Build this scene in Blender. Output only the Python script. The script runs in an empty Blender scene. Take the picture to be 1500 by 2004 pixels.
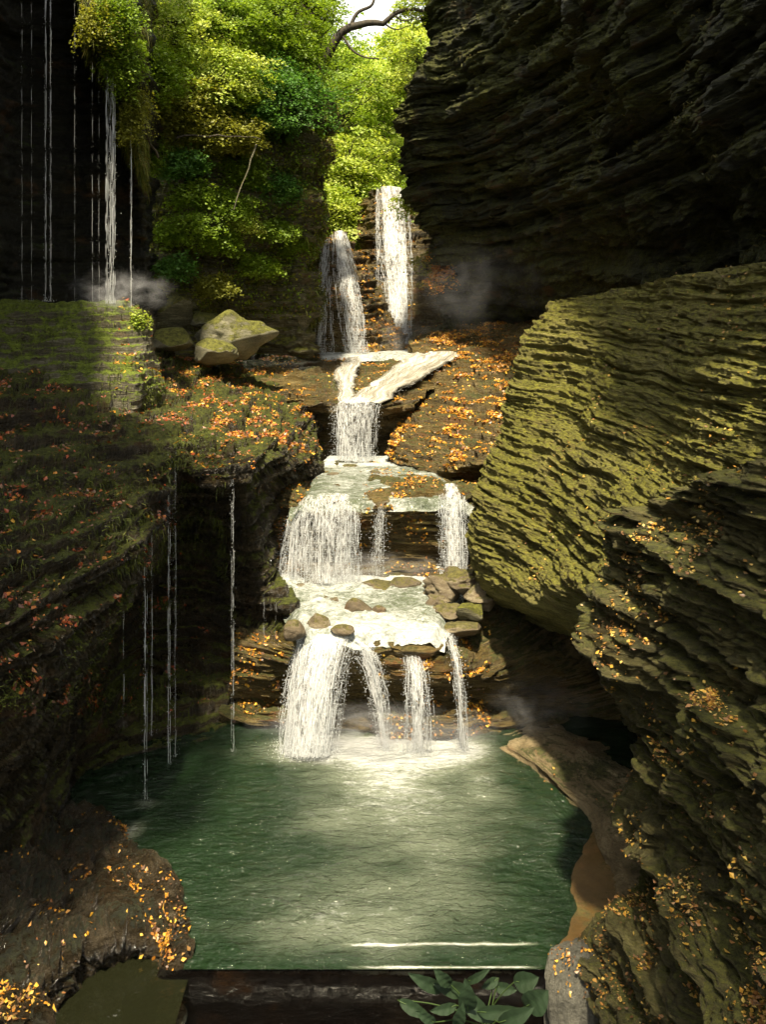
import bpy, math, random
import numpy as np
from math import radians as R
random.seed(7); rng = np.random.default_rng(7)
sc = bpy.context.scene; COL = sc.collection
F = 1700.0; H = 8.0; HY = 600.0
def P(px, py, Y): return ((px-750.0)*Y/F, Y, H-(py-HY)*Y/F)
def PZ(px, py, z):                      # the point of height z seen there
    Y = (H-z)*F/(py-HY); return ((px-750.0)*Y/F, Y, z)

# ---------------------------------------------------------------- tags
def tag(o, label=None, cat=None, group=None, kind=None):
    if label: o['label'] = label
    if cat: o['category'] = cat
    if group: o['group'] = group
    if kind: o['kind'] = kind
    return o
def empty(name, loc, label, cat, group=None):
    o = bpy.data.objects.new(name, None); COL.objects.link(o); o.location = loc
    o.empty_display_size = .2
    return tag(o, label, cat, group)
def mesh(name, V, Fc, mat, parent=None, smooth=True, col=None, uv=None, attrs=None, origin=None):
    """V (n,3); Fc (m,k) array of one face size, or list of such arrays"""
    V = np.asarray(V, np.float32)
    if origin is not None: V = V - np.asarray(origin, np.float32)
    Fs = Fc if isinstance(Fc, list) else [Fc]
    me = bpy.data.meshes.new(name)
    me.vertices.add(len(V)); me.vertices.foreach_set('co', V.ravel())
    loops = np.concatenate([np.asarray(f).ravel() for f in Fs]).astype(np.int32)
    tot = np.concatenate([np.full(len(f), np.asarray(f).shape[1]) for f in Fs]).astype(np.int32)
    st = np.concatenate([[0], np.cumsum(tot)[:-1]]).astype(np.int32)
    me.loops.add(len(loops)); me.loops.foreach_set('vertex_index', loops)
    me.polygons.add(len(tot)); me.polygons.foreach_set('loop_start', st)
    me.update(calc_edges=True)
    me.polygons.foreach_set('use_smooth', np.full(len(tot), bool(smooth)))
    if col is not None:
        a = me.color_attributes.new('col', 'FLOAT_COLOR', 'POINT')
        c = np.ones((len(V), 4), np.float32); c[:, :3] = col; a.data.foreach_set('color', c.ravel())
    if uv is not None:
        l = me.uv_layers.new(name='UVMap'); l.data.foreach_set('uv', np.asarray(uv, np.float32)[loops].ravel())
    for k, v in (attrs or {}).items():
        a = me.attributes.new(k, 'FLOAT', 'POINT'); a.data.foreach_set('value', np.asarray(v, np.float32))
    me.validate()
    me.materials.append(mat)
    o = bpy.data.objects.new(name, me); COL.objects.link(o)
    if origin is not None and parent is None: o.location = origin
    if parent is not None:
        o.parent = parent
        if origin is None: o.location = -parent.location
    return o

# ---------------------------------------------------------------- noise
def _h(ix, iy, iz, s):
    n = (ix*374761393 + iy*668265263 + iz*2147483647 + s*974634777) & 0xffffffff
    n = ((n ^ (n >> 13))*1274126177) & 0xffffffff
    n = ((n ^ (n >> 15))*2246822519) & 0xffffffff
    return ((n ^ (n >> 16)) & 0xffffff)/float(0xffffff)
def vnoise(p, s=0):
    p = np.asarray(p, np.float64); i = np.floor(p).astype(np.int64); f = p-i; f = f*f*f*(f*(f*6-15)+10)
    x, y, z = i[..., 0], i[..., 1], i[..., 2]; fx, fy, fz = f[..., 0], f[..., 1], f[..., 2]
    r = 0
    for dx in (0, 1):
        for dy in (0, 1):
            for dz in (0, 1):
                r = r + _h(x+dx, y+dy, z+dz, s)*(fx if dx else 1-fx)*(fy if dy else 1-fy)*(fz if dz else 1-fz)
    return r*2-1
def fbm(p, o=4, s=0, g=.5):
    p = np.asarray(p, float); a, t, r = 1., 0., 0.
    for k in range(o):
        r = r + a*vnoise(p*(2.03**k)+17.3*k, s+k); t += a; a *= g
    return r/t
def hash1(k, s=0): k = np.asarray(k).astype(np.int64); return _h(k, k*0+3, k*0+5, s)
def sst(a, b, x): t = np.clip((x-a)/(b-a), 0, 1); return t*t*(3-2*t)
def layers(p, t, s=0, sharp=.07, warp=.25):
    """blocky bedding: each bed stands out by its own amount, which changes along the bed"""
    h = p[:, 2]/t + warp*fbm(p*np.array([.35, .35, .2]), 3, s+9)/t
    k = np.floor(h); f = h-k
    q = np.floor(p[:, :2]*.9/np.sqrt(t) + 2*fbm(p*.8, 2, s+5)[:, None]) if False else None
    def val(kk):
        off = kk*7.31
        pp = np.stack([p[:, 0]*.8+off, p[:, 1]*.8-off, kk*1.0], 1)
        n = vnoise(pp*np.array([1, 1, 1.0]), s+1)
        n2 = vnoise(pp*np.array([3.2, 3.2, 1.0])+50, s+2)+.22*vnoise(pp*np.array([9, 9, 1.0])+80, s+3)
        b = np.tanh(n2*9)*.35
        return (hash1(kk, s)*2-1)*.75 + n*.45 + b*.7
    w = sst(1-sharp, 1, f)
    return val(k)*(1-w)+val(k+1)*w
def rock_disp(p, A=.15, t=.18, s=0, big=.35, fine=.03, aniso=4., bigf=.35):
    d = A*layers(p, t, s) + A*.6*layers(p, t*.37, s+20, .12) + A*.3*layers(p, t*.16, s+25, .3)
    d = d + big*fbm(p*np.array([bigf, bigf, bigf*1.3]), 4, s+40)
    d = d + A*.45*fbm(p*np.array([1.3, 1.3, aniso*1.8]), 5, s+50, .66)
    d = d + fine*fbm(p*np.array([9, 9, 22]), 3, s+60, .65)
    return d
def terrace(p, t, s=0, amt=.9, warp=.2, flat=.7):
    """pull a sloping surface into flat treads and steep risers"""
    w = warp*fbm(p*np.array([.5, .5, .2]), 3, s) + t*.35*fbm(p*np.array([4, 4, .5]), 4, s+3, .65)
    h = (p[:, 2]+w)/t; k = np.floor(h); f = h-k
    f2 = sst(flat, 1, f)
    z = (k+f2)*t - w
    q = p.copy(); q[:, 2] = p[:, 2]*(1-amt)+z*amt
    return q

# ---------------------------------------------------------------- lofted rock
def cr(pts, m):
    pts = np.asarray(pts, float); n = len(pts)
    e0 = 2*pts[0]-pts[1]; e1 = 2*pts[-1]-pts[-2]
    q = np.concatenate([[e0], pts, [e1]])
    u = np.linspace(0, n-1, m); i = np.minimum(u.astype(int), n-2); f = (u-i)
    f = f.reshape((-1,)+(1,)*(pts.ndim-1))
    p0, p1, p2, p3 = q[i], q[i+1], q[i+2], q[i+3]
    return .5*((2*p1)+(-p0+p2)*f+(2*p0-5*p1+4*p2-p3)*f*f+(-p0+3*p1-3*p2+p3)*f**3)
def gnormal(G):
    du = np.gradient(G, axis=0); dv = np.gradient(G, axis=1)
    n = np.cross(du, dv); n /= (np.linalg.norm(n, axis=2, keepdims=True)+1e-9); return n
def gfaces(nu, nv, flip=False):
    a = np.arange(nu*nv).reshape(nu, nv)
    f = np.stack([a[:-1, :-1], a[1:, :-1], a[1:, 1:], a[:-1, 1:]], -1).reshape(-1, 4)
    return f[:, ::-1] if flip else f
def loft(name, cols, nu, nv, mat, world=False, disp=None, pre=None, post=None, cam=(0, 0, H), **kw):
    C = np.array([[c if world else P(*c) for c in col] for col in cols], float)
    if nu > 0: G = cr(cr(C, nu).transpose(1, 0, 2), nv).transpose(1, 0, 2)
    n = gnormal(G); d = np.array(cam)-G; s = np.sign((n*d).sum()); n *= s
    Pn = G.reshape(-1, 3); N = n.reshape(-1, 3)
    if pre is not None: Pn = pre(Pn)
    if disp is not None: Pn = Pn + N*disp(Pn)[:, None]
    if post is not None: Pn = post(Pn)
    G2 = Pn.reshape(nu, nv, 3)
    o = mesh(name, Pn, gfaces(nu, nv, s > 0 and False), mat, **kw)
    n2 = gnormal(G2)*s
    return o, G2, n2

# ---------------------------------------------------------------- materials
def mat_new(name):
    m = bpy.data.materials.new(name); m.use_nodes = True; nt = m.node_tree; nt.nodes.clear()
    return m, nt
class N:
    def __init__(s, nt): s.nt = nt
    def __call__(s, t, **kw):
        n = s.nt.nodes.new('ShaderNode'+t)
        for k, v in kw.items():
            if k.startswith('i_'): s.set(n, k[2:], v)
            else: setattr(n, k, v)
        return n
    def set(s, n, k, v):
        i = n.inputs[int(k)] if k.isdigit() else n.inputs[k.replace('_', ' ')]
        if hasattr(v, 'is_output') or isinstance(v, bpy.types.NodeSocket): s.nt.links.new(v, i)
        else: i.default_value = v
    def math(s, op, a, b=None, c=None, clamp=False):
        n = s.nt.nodes.new('ShaderNodeMath'); n.operation = op; n.use_clamp = clamp
        for j, v in enumerate((a, b, c)):
            if v is not None: s.set(n, str(j), v)
        return n.outputs[0]
    def mul(s, v, sx):
        n = s.nt.nodes.new('ShaderNodeVectorMath'); n.operation = 'MULTIPLY'
        s.set(n, '0', v); s.set(n, '1', sx); return n.outputs[0]
    def noise(s, v, scale=1., det=5., rough=.55, dist=0.):
        n = s.nt.nodes.new('ShaderNodeTexNoise'); s.set(n, 'Vector', v)
        s.set(n, 'Scale', scale); s.set(n, 'Detail', det); s.set(n, 'Roughness', rough); s.set(n, 'Distortion', dist)
        return n.outputs[0]
    def ramp(s, f, stops, mode='LINEAR'):
        n = s.nt.nodes.new('ShaderNodeValToRGB'); n.color_ramp.interpolation = mode; e = n.color_ramp.elements
        while len(e) < len(stops): e.new(.5)
        for el, (p, c) in zip(e, stops):
            el.position = p; el.color = tuple(c)+(1,) if len(c) == 3 else c
        s.set(n, 'Fac', f); return n.outputs[0]
    def fr(s, f, a, b):
        n = s.nt.nodes.new('ShaderNodeMapRange'); s.set(n, 'Value', f); s.set(n, 'From_Min', a); s.set(n, 'From_Max', b)
        n.interpolation_type = 'SMOOTHSTEP'; return n.outputs[0]
    def mix(s, f, a, b, mode='MIX'):
        n = s.nt.nodes.new('ShaderNodeMixRGB'); n.blend_type = mode; s.set(n, 'Fac', f); s.set(n, 'Color1', a); s.set(n, 'Color2', b)
        return n.outputs[0]
    def out(s, sh, vol=None):
        o = s.nt.nodes.new('ShaderNodeOutputMaterial')
        if sh is not None: s.nt.links.new(sh, o.inputs['Surface'])
        if vol is not None: s.nt.links.new(vol, o.inputs['Volume'])
c3 = lambda *a: tuple(a)+(1,)
def rock_mat(name, dark, mid, lite, moss=(.05, .07, .012), mossamt=.4, wet=.5, bump=.5, up=True, rust=.15, mscale=.6, spec=.5, sz=5., dry=.25):
    m, nt = mat_new(name); n = N(nt)
    geo = n('NewGeometry'); pos = geo.outputs['Position']
    ps = n.mul(pos, (1, 1, sz))
    a = n.noise(ps, .9, 8, .62, .3); b = n.noise(n.mul(pos, (1, 1, sz*2.4)), 3.2, 6, .65)
    c = n.noise(n.mul(pos, (1, 1, 2)), 24, 4, .75)
    f = n.math('ADD', n.math('ADD', n.math('MULTIPLY', a, .42), n.math('MULTIPLY', b, .33)), n.math('MULTIPLY', c, .25))
    base = n.ramp(f, [(.38, dark), (.5, mid), (.61, lite)])
    rs = n.fr(n.noise(n.mul(pos, (1, 1, 2.)), .8, 5, .6), .56, .7)
    base = n.mix(n.math('MULTIPLY', rs, rust*2), base, c3(.22, .10, .03))
    nz = n('SeparateXYZ', i_0=geo.outputs['Normal']).outputs[2]
    mn = n.math('ADD', n.math('MULTIPLY', n.noise(pos, mscale, 7, .68), .72), n.math('MULTIPLY', n.noise(n.mul(pos, (1, 1, 2.5)), 11, 5, .75), .28))
    ms = n.math('ADD', n.math('MULTIPLY', nz, .25 if up else .05), mn)
    th = .78-mossamt*.45
    mf = n.fr(ms, th-.045, th+.045)
    mc = n.mix(n.fr(n.noise(pos, 9., 6, .8), .3, .7), c3(*[x*.3 for x in moss]), c3(*[x*1.6 for x in moss]))
    base = n.mix(mf, base, mc)
    wn = n.noise(n.mul(pos, (1, 1, 2)), 1.7, 5, .6)
    rough = n.ramp(wn, [(.38, (.9-wet*.68,)*3), (.62, (.92-wet*dry,)*3)])
    rough = n.math('ADD', rough, n.math('MULTIPLY', mf, .4), clamp=True)
    h1 = n.noise(n.mul(pos, (1, 1, sz*1.5)), 3.2, 9, .76, .2); h2 = n.noise(n.mul(pos, (1, 1, 1.6)), 14, 6, .7)
    h3 = n.noise(n.mul(pos, (1, 1, 3.5)), 30, 5, .75)
    hh = n.math('ADD', n.math('ADD', n.math('MULTIPLY', h1, .26), n.math('MULTIPLY', h2, .06)), n.math('MULTIPLY', h3, .03))
    hh = n.math('ADD', hh, n.math('MULTIPLY', n.math('MULTIPLY', n.noise(pos, 45, 4, .7), mf), .04))
    bp = n('Bump', i_Height=hh, i_Strength=bump, i_Distance=1.)
    pr = n('BsdfPrincipled', i_Base_Color=base, i_Roughness=rough, i_Normal=bp.outputs[0])
    n.set(pr, 'Specular_IOR_Level', spec)
    n.out(pr.outputs[0]); return m
M = {}
M['green_wall'] = rock_mat('pale_green_crusted_rock', (.07, .062, .014), (.24, .215, .05), (.42, .375, .11), (.22, .21, .025), .36, .15, 1., rust=.15)
M['near_slate'] = rock_mat('olive_slate', (.032, .028, .009), (.12, .105, .032), (.26, .23, .085), (.10, .10, .015), .22, .55, .9, rust=.12)
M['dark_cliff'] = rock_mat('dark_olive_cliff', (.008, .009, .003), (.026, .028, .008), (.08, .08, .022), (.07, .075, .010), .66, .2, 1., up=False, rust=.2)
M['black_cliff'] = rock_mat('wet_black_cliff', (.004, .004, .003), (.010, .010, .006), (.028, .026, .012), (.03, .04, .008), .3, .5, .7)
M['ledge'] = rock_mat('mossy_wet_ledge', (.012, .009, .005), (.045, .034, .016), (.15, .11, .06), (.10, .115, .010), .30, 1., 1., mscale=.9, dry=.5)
M['bed'] = rock_mat('layered_brown_rock', (.028, .02, .008), (.14, .10, .034), (.32, .24, .10), (.09, .09, .02), .12, .95, .9, rust=.4, dry=.45)
M['rim'] = rock_mat('brown_rim_rock', (.06, .045, .02), (.20, .15, .075), (.36, .29, .17), (.07, .07, .02), .05, .5, .7, rust=.3)
M['cave'] = rock_mat('cave_rock', (.02, .017, .012), (.05, .042, .028), (.11, .09, .06), (.03, .04, .01), .2, .6, .7, rust=.3)
M['mossrock'] = rock_mat('moss_coated_rock', (.03, .027, .014), (.13, .12, .06), (.34, .31, .20), (.15, .15, .02), .42, .4, .8)
M['steps'] = rock_mat('mossy_step_rock', (.03, .027, .015), (.13, .115, .07), (.34, .32, .24), (.16, .21, .02), .46, 1., .8, mscale=1.5)
M['slab'] = rock_mat('wet_brown_slab', (.02, .015, .008), (.10, .075, .042), (.27, .22, .15), (.05, .055, .015), .08, 1.1, 1.3, rust=.2, sz=2., dry=.7, spec=.8)
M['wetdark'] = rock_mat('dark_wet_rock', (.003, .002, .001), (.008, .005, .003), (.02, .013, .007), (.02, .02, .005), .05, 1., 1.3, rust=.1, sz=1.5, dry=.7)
M['boulder'] = rock_mat('boulder_stone', (.08, .075, .05), (.17, .16, .10), (.30, .28, .19), (.11, .11, .02), .45, .3, .5, sz=1.2)
M['streamrock'] = rock_mat('wet_stream_stone', (.05, .035, .02), (.13, .10, .06), (.27, .23, .15), (.09, .08, .02), .2, .8, .5, sz=1.5)
M['greyrock'] = rock_mat('grey_fluted_rock', (.05, .048, .04), (.13, .125, .10), (.22, .21, .17), (.06, .06, .02), .1, .6, .8, sz=.5)
M['hill'] = rock_mat('leafy_hill_soil', (.05, .08, .01), (.10, .16, .02), (.2, .26, .04), (.2, .28, .03), .6, 0, .6)
M['shelf'] = rock_mat('wet_sand_shelf', (.07, .04, .01), (.11, .065, .018), (.17, .105, .035), (.06, .05, .01), .1, .7, .15, rust=.4)

def leaf_mat(name, trans=.45, rough=.5):
    m, nt = mat_new(name); n = N(nt)
    at = n('Attribute', attribute_name='col').outputs['Color']
    d = n('BsdfPrincipled', i_Base_Color=at, i_Roughness=rough)
    tr = n('BsdfTranslucent', i_Color=n.mix(1., at, c3(1.15, 1.1, .6), 'MULTIPLY'))
    mx = n('MixShader', i_Fac=trans); nt.links.new(d.outputs[0], mx.inputs[1]); nt.links.new(tr.outputs[0], mx.inputs[2])
    n.out(mx.outputs[0]); return m
M['leaf'] = leaf_mat('green_leaf'); M['fallen'] = leaf_mat('autumn_leaf', .15, .4); M['grass'] = leaf_mat('moss_blade', .3, .6)
def bark_mat():
    m, nt = mat_new('bark'); n = N(nt); g = n('NewGeometry').outputs['Position']
    f = n.noise(n.mul(g, (1, 1, .3)), 9, 6, .7)
    b = n('Bump', i_Height=f, i_Strength=.6, i_Distance=.05)
    pr = n('BsdfPrincipled', i_Base_Color=n.ramp(f, [(.35, (.015, .012, .008)), (.65, (.07, .055, .035))]), i_Roughness=.8, i_Normal=b.outputs[0])
    n.out(pr.outputs[0]); return m
M['bark'] = bark_mat()

def fall_mat(name, dens=.5, su=17., sv=3.0, fu=48., fv=13.):
    m, nt = mat_new(name); n = N(nt)
    uv = n('UVMap', uv_map='UVMap').outputs[0]
    ed = n('Attribute', attribute_name='edge').outputs['Fac']
    a = n.noise(n.mul(uv, (su, sv, 1)), 1, 3, .6, .6); b = n.noise(n.mul(uv, (fu, fv, 1)), 1, 2, .6, .8)
    e = n.noise(n.mul(uv, (3.0, .35, 1)), 1, 2, .5)
    f = n.math('ADD', n.math('ADD', n.math('MULTIPLY', a, .42), n.math('MULTIPLY', b, .33)), n.math('MULTIPLY', e, .25))
    f = n.math('SUBTRACT', f, n.math('MULTIPLY', n.math('SUBTRACT', 1., ed), .3))
    al = n.math('MULTIPLY', n.fr(f, .53-dens*.2, .70-dens*.2), .97)
    sh = n('BsdfPrincipled', i_Base_Color=c3(.93, .94, .95), i_Roughness=.4)
    bp = n('Bump', i_Height=f, i_Strength=.6, i_Distance=.15); nt.links.new(bp.outputs[0], sh.inputs['Normal'])
    tl = n('BsdfTranslucent', i_Color=c3(.85, .88, .9))
    mx = n('MixShader', i_Fac=.4); nt.links.new(sh.outputs[0], mx.inputs[1]); nt.links.new(tl.outputs[0], mx.inputs[2])
    tp = n('BsdfTransparent')
    m2 = n('MixShader', i_Fac=al); nt.links.new(tp.outputs[0], m2.inputs[1]); nt.links.new(mx.outputs[0], m2.inputs[2])
    n.out(m2.outputs[0]); return m

def slide_mat():
    m, nt = mat_new('sliding_water'); n = N(nt); uv = n('UVMap', uv_map='UVMap').outputs[0]
    ed = n('Attribute', attribute_name='edge').outputs['Fac']
    a = n.noise(n.mul(uv, (4.5, 1.6, 1)), 1, 7, .72, 1.2); b = n.noise(n.mul(uv, (2.2, 1.5, 1)), 1, 5, .65, .8)
    col = n.ramp(a, [(.34, (.16, .14, .10)), (.48, (.32, .30, .25)), (.62, (.66, .65, .62))])
    al = n.fr(n.math('ADD', n.math('ADD', n.math('MULTIPLY', a, .5), n.math('MULTIPLY', b, .5)), n.math('MULTIPLY', ed, .5)), .55, .85)
    bp = n('Bump', i_Height=a, i_Strength=.5, i_Distance=.1); pr = n('BsdfPrincipled', i_Base_Color=col, i_Roughness=.2, i_Normal=bp.outputs[0])
    m2 = n('MixShader', i_Fac=al); nt.links.new(n('BsdfTransparent').outputs[0], m2.inputs[1]); nt.links.new(pr.outputs[0], m2.inputs[2])
    n.out(m2.outputs[0]); return m
M['slide'] = slide_mat(); M['fall'] = fall_mat('falling_water', .52); M['fall_thick'] = fall_mat('thick_white_water', .76); M['fall_thin'] = fall_mat('thin_lacy_water', .38)
def drop_mat():
    m, nt = mat_new('white_drops'); n = N(nt)
    sh = n('BsdfPrincipled', i_Base_Color=c3(.88, .9, .92), i_Roughness=.25)
    tl = n('BsdfTranslucent', i_Color=c3(.85, .88, .9))
    mx = n('MixShader', i_Fac=.5); nt.links.new(sh.outputs[0], mx.inputs[1]); nt.links.new(tl.outputs[0], mx.inputs[2])
    n.out(mx.outputs[0]); return m
M['drop'] = drop_mat()
def water_mat(name, color, turb, foam_nodes=None, wave=.4, ws=3., stretch=(1, 1.8, 1), rough=.06, milk_glare=None):
    """clear surface over coloured body; foam, and painted glints on the pool, where the attribute 'foam' and noise say so"""
    m, nt = mat_new(name); n = N(nt)
    pos = n('NewGeometry').outputs['Position']; ps = n.mul(pos, stretch)
    w1 = n.noise(ps, ws, 4, .6, .5); w2 = n.noise(ps, ws*3.5, 3, .6, .6)
    hh = n.math('ADD', n.math('MULTIPLY', w1, .12), n.math('MULTIPLY', w2, .035))
    bp = n('Bump', i_Height=hh, i_Strength=wave, i_Distance=1.)
    fo = n('Attribute', attribute_name='foam').outputs['Fac']
    if milk_glare: color = n.mix(n.fr(n.math('ADD', fo, n.math('MULTIPLY', n.noise(ps, .7, 4, .6), .5)), .0, .85), color, milk_glare)  # pale tint: bubbles near the falls, plus reflections painted into the colour
    pr = n('BsdfPrincipled', i_Base_Color=color, i_Roughness=rough, i_Normal=bp.outputs[0]); n.set(pr, 'IOR', 1.33)
    fn = n.math('ADD', n.math('MULTIPLY', n.noise(ps, 1.9, 6, .72, 1.2), .5), n.math('MULTIPLY', n.noise(ps, 9, 5, .75, 1.), .5))
    ff = n.fr(n.math('ADD', fn, n.math('MULTIPLY', fo, .5)), .60, .86)
    fs = n('BsdfPrincipled', i_Base_Color=n.mix(n.noise(ps, 14, 4, .7, .6), c3(.13, .15, .13), c3(.74, .76, .76)), i_Roughness=.5, i_Normal=bp.outputs[0])
    gl = n('BsdfGlossy', i_Roughness=rough, i_Normal=bp.outputs[0]); frs = n('Fresnel', i_IOR=1.33, i_Normal=bp.outputs[0])
    tp = n('BsdfTransparent', i_Color=c3(.75, .85, .7))
    a = n('MixShader', i_Fac=frs.outputs[0]); nt.links.new(tp.outputs[0], a.inputs[1]); nt.links.new(gl.outputs[0], a.inputs[2])
    b = n('MixShader', i_Fac=turb); nt.links.new(a.outputs[0], b.inputs[1]); nt.links.new(pr.outputs[0], b.inputs[2])
    c = n('MixShader', i_Fac=ff); nt.links.new(b.outputs[0], c.inputs[1]); nt.links.new(fs.outputs[0], c.inputs[2])
    n.out(c.outputs[0]); return m
M['pool'] = water_mat('green_pool_water', c3(.011, .025, .010), .92, wave=1.35, ws=2.4, stretch=(1, 2.4, 1), milk_glare=c3(.20, .225, .165))
M['stream'] = water_mat('clear_stream_water', c3(.16, .19, .13), .6, wave=.9, ws=3.)
M['smallpool'] = water_mat('still_water', c3(.012, .013, .006), .75, wave=.25, ws=1.)
# ---------------------------------------------------------------- foam helper, scatter
def scatter(Gs, ns, count, keep, seed, size, palette, mat, name, label=None, cat=None, kind='stuff', lift=.01, flat=.35, shape='leaf'):
    size = size*.82 if name == 'leaf_litter' else size
    """leaves lying on a grid surface; keep(p, n) -> probability"""
    g = np.random.default_rng(seed)
    ps, nn = [], []
    Pn = Gs.reshape(-1, 3); Nn = ns.reshape(-1, 3)
    a = np.linalg.norm(np.gradient(Gs, axis=0), axis=2)*np.linalg.norm(np.gradient(Gs, axis=1), axis=2)
    w = a.ravel()*np.clip(keep(Pn, Nn), 0, None); w = w/w.sum()
    idx = g.choice(len(Pn), count, p=w)
    c = Pn[idx]+g.normal(0, .02, (count, 3)); nr = Nn[idx]
    return leaves(name, c, nr, g, size, palette, mat, label, cat, kind, lift, flat)
def leaves(name, c, nr, g, size, palette, mat, label=None, cat=None, kind=None, lift=.01, flat=.35, parent=None, origin=None, asp=.62, cols=None):
    k = len(c)
    nr = nr + g.normal(0, flat, (k, 3)); nr /= np.linalg.norm(nr, axis=1, keepdims=True)
    r = g.normal(0, 1, (k, 3)); t = np.cross(nr, r); t /= np.linalg.norm(t, axis=1, keepdims=True); b = np.cross(nr, t)
    s = (size*(.4+1.1*g.uniform(0, 1, k)**1.6))[:, None]
    c = c + nr*lift
    bend = nr*s*g.uniform(-.1, .35, k)[:, None]
    sh = [(-.5, 0, 1), (-.12, .34, .3), (.5, 0, 1), (-.12, -.34, .3)]
    V = np.stack([c+t*s*x+b*s*y*asp/.62+bend*z for x, y, z in sh], 1).reshape(-1, 3)
    Fc = np.arange(4*k).reshape(k, 4)
    Fc = np.concatenate([Fc[:, [0, 1, 2]], Fc[:, [0, 2, 3]]])
    if cols is None:
        pal = np.array(palette); pc = pal[g.integers(0, len(pal), k)]*g.uniform(.7, 1.3, (k, 1))
    else: pc = cols
    o = mesh(name, V, Fc, mat, parent, False, np.repeat(pc, 4, 0), origin=origin)
    if parent is None: tag(o, label, cat, kind=kind)
    return o
AUT = [(.62, .27, .03), (.52, .20, .02), (.68, .36, .05), (.36, .15, .03), (.17, .07, .025), (.72, .45, .07), (.30, .16, .05), (.60, .32, .03), (.13, .07, .04)]
YEL = [(.50, .30, .05), (.42, .22, .04), (.58, .40, .10), (.30, .14, .04), (.20, .10, .04)]
RED = [(.38, .09, .03), (.30, .06, .02), (.45, .16, .04), (.18, .07, .04), (.25, .14, .09)]

# ================================================================ ROCK OF THE GORGE
def st(o): return tag(o, kind='structure')
# right lower wall
A = [
 [(1200,590,24),(1180,680,24),(1150,770,24),(1120,830,24),(1080,900,23),(1060,1000,22.5),(1060,1080,22),(1060,1150,21.5),(1120,1190,21),(1180,1230,21)],
 [(1085,598,19.8),(1035,680,19.8),(1004,765,19.6),(990,830,19.3),(952,900,18.9),(924,1000,18.4),(922,1080,18.1),(948,1150,17.8),(1030,1195,18.6),(1120,1240,19.5)],
 [(1190,570,17.4),(1140,670,17.4),(1110,770,17),(1090,840,16.6),(1060,910,16.2),(1040,1000,15.8),(1030,1090,15.5),(1035,1165,15.2),(1110,1215,16.4),(1180,1260,18)],
 [(1290,550,14.6),(1260,660,14.6),(1240,770,14.2),(1220,850,13.8),(1200,930,13.4),(1170,1010,13),(1150,1100,12.8),(1150,1175,12.8),(1220,1240,14),(1270,1300,16)],
 [(1390,525,12.4),(1370,660,12.4),(1350,770,12),(1340,850,11.7),(1330,930,11.3),(1310,1010,11),(1290,1100,11),(1280,1180,11.2),(1320,1240,12.5),(1350,1320,14)],
 [(1540,500,10),(1530,660,10),(1520,770,9.7),(1520,850,9.5),(1520,930,9.3),(1500,1010,9.3),(1480,1100,9.5),(1450,1180,10),(1450,1260,11.5),(1450,1340,12.5)],
 [(1900,420,7),(1900,620,7),(1900,770,6.9),(1900,850,6.8),(1900,930,6.8),(1880,1010,7),(1850,1100,7.3),(1800,1180,8),(1700,1260,9.5),(1650,1340,10.5)],
]
oA, GA, nA = loft('rock_wall', A, 460, 560, M['green_wall'], disp=lambda p: rock_disp(p, .07, .26, 1, .30, .05, 3.) + .03*layers(p, .07, 91, .2))
st(oA)
# near right slate
Cc = [
 [(1260,1000,12.5),(1240,1180,13),(1260,1330,13),(1300,1450,13),(1290,1500,12.5),(1300,1600,12.3),(1330,1700,12),(1300,1780,11.8),(1230,1850,11.6),(1220,1960,11.2),(1260,2100,11)],
 [(1205,1000,11),(1195,1180,11),(1212,1330,10.9),(1262,1440,10.7),(1248,1495,10.5),(1258,1590,10.4),(1290,1690,10.3),(1255,1770,10.3),(1185,1840,10.4),(1195,1960,9.9),(1230,2100,9.5)],
 [(1290,960,9.8),(1300,1100,9.6),(1310,1250,9.5),(1330,1400,9.4),(1330,1500,9.2),(1340,1600,9.1),(1350,1700,9),(1340,1780,9),(1310,1860,9),(1320,1960,8.7),(1340,2100,8.4)],
 [(1400,920,8.7),(1410,1080,8.6),(1420,1230,8.5),(1420,1400,8.4),(1420,1500,8.3),(1430,1600,8.2),(1440,1700,8.1),(1440,1780,8.1),(1430,1860,8),(1430,1960,7.8),(1440,2100,7.6)],
 [(1560,880,7.6),(1560,1060,7.5),(1560,1210,7.4),(1560,1400,7.3),(1560,1500,7.2),(1560,1600,7.1),(1560,1700,7),(1560,1780,7),(1560,1860,6.9),(1560,1960,6.8),(1560,2100,6.7)],
 [(2000,800,5.5),(2000,1060,5.4),(2000,1210,5.4),(2000,1400,5.3),(2000,1500,5.2),(2000,1600,5.2),(2000,1700,5.1),(2000,1780,5.1),(2000,1860,5),(2000,1960,5),(2000,2100,5)],
]
def dC(p): return rock_disp(p, .21, .42, 5, .22, .05, 5.) + .10*layers(p, .12, 33, .1) + .035*layers(p, .045, 34, .2)
oC, GC, nC = loft('slate_wall', Cc, 420, 640, M['near_slate'], disp=dC)
st(oC)
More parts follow.
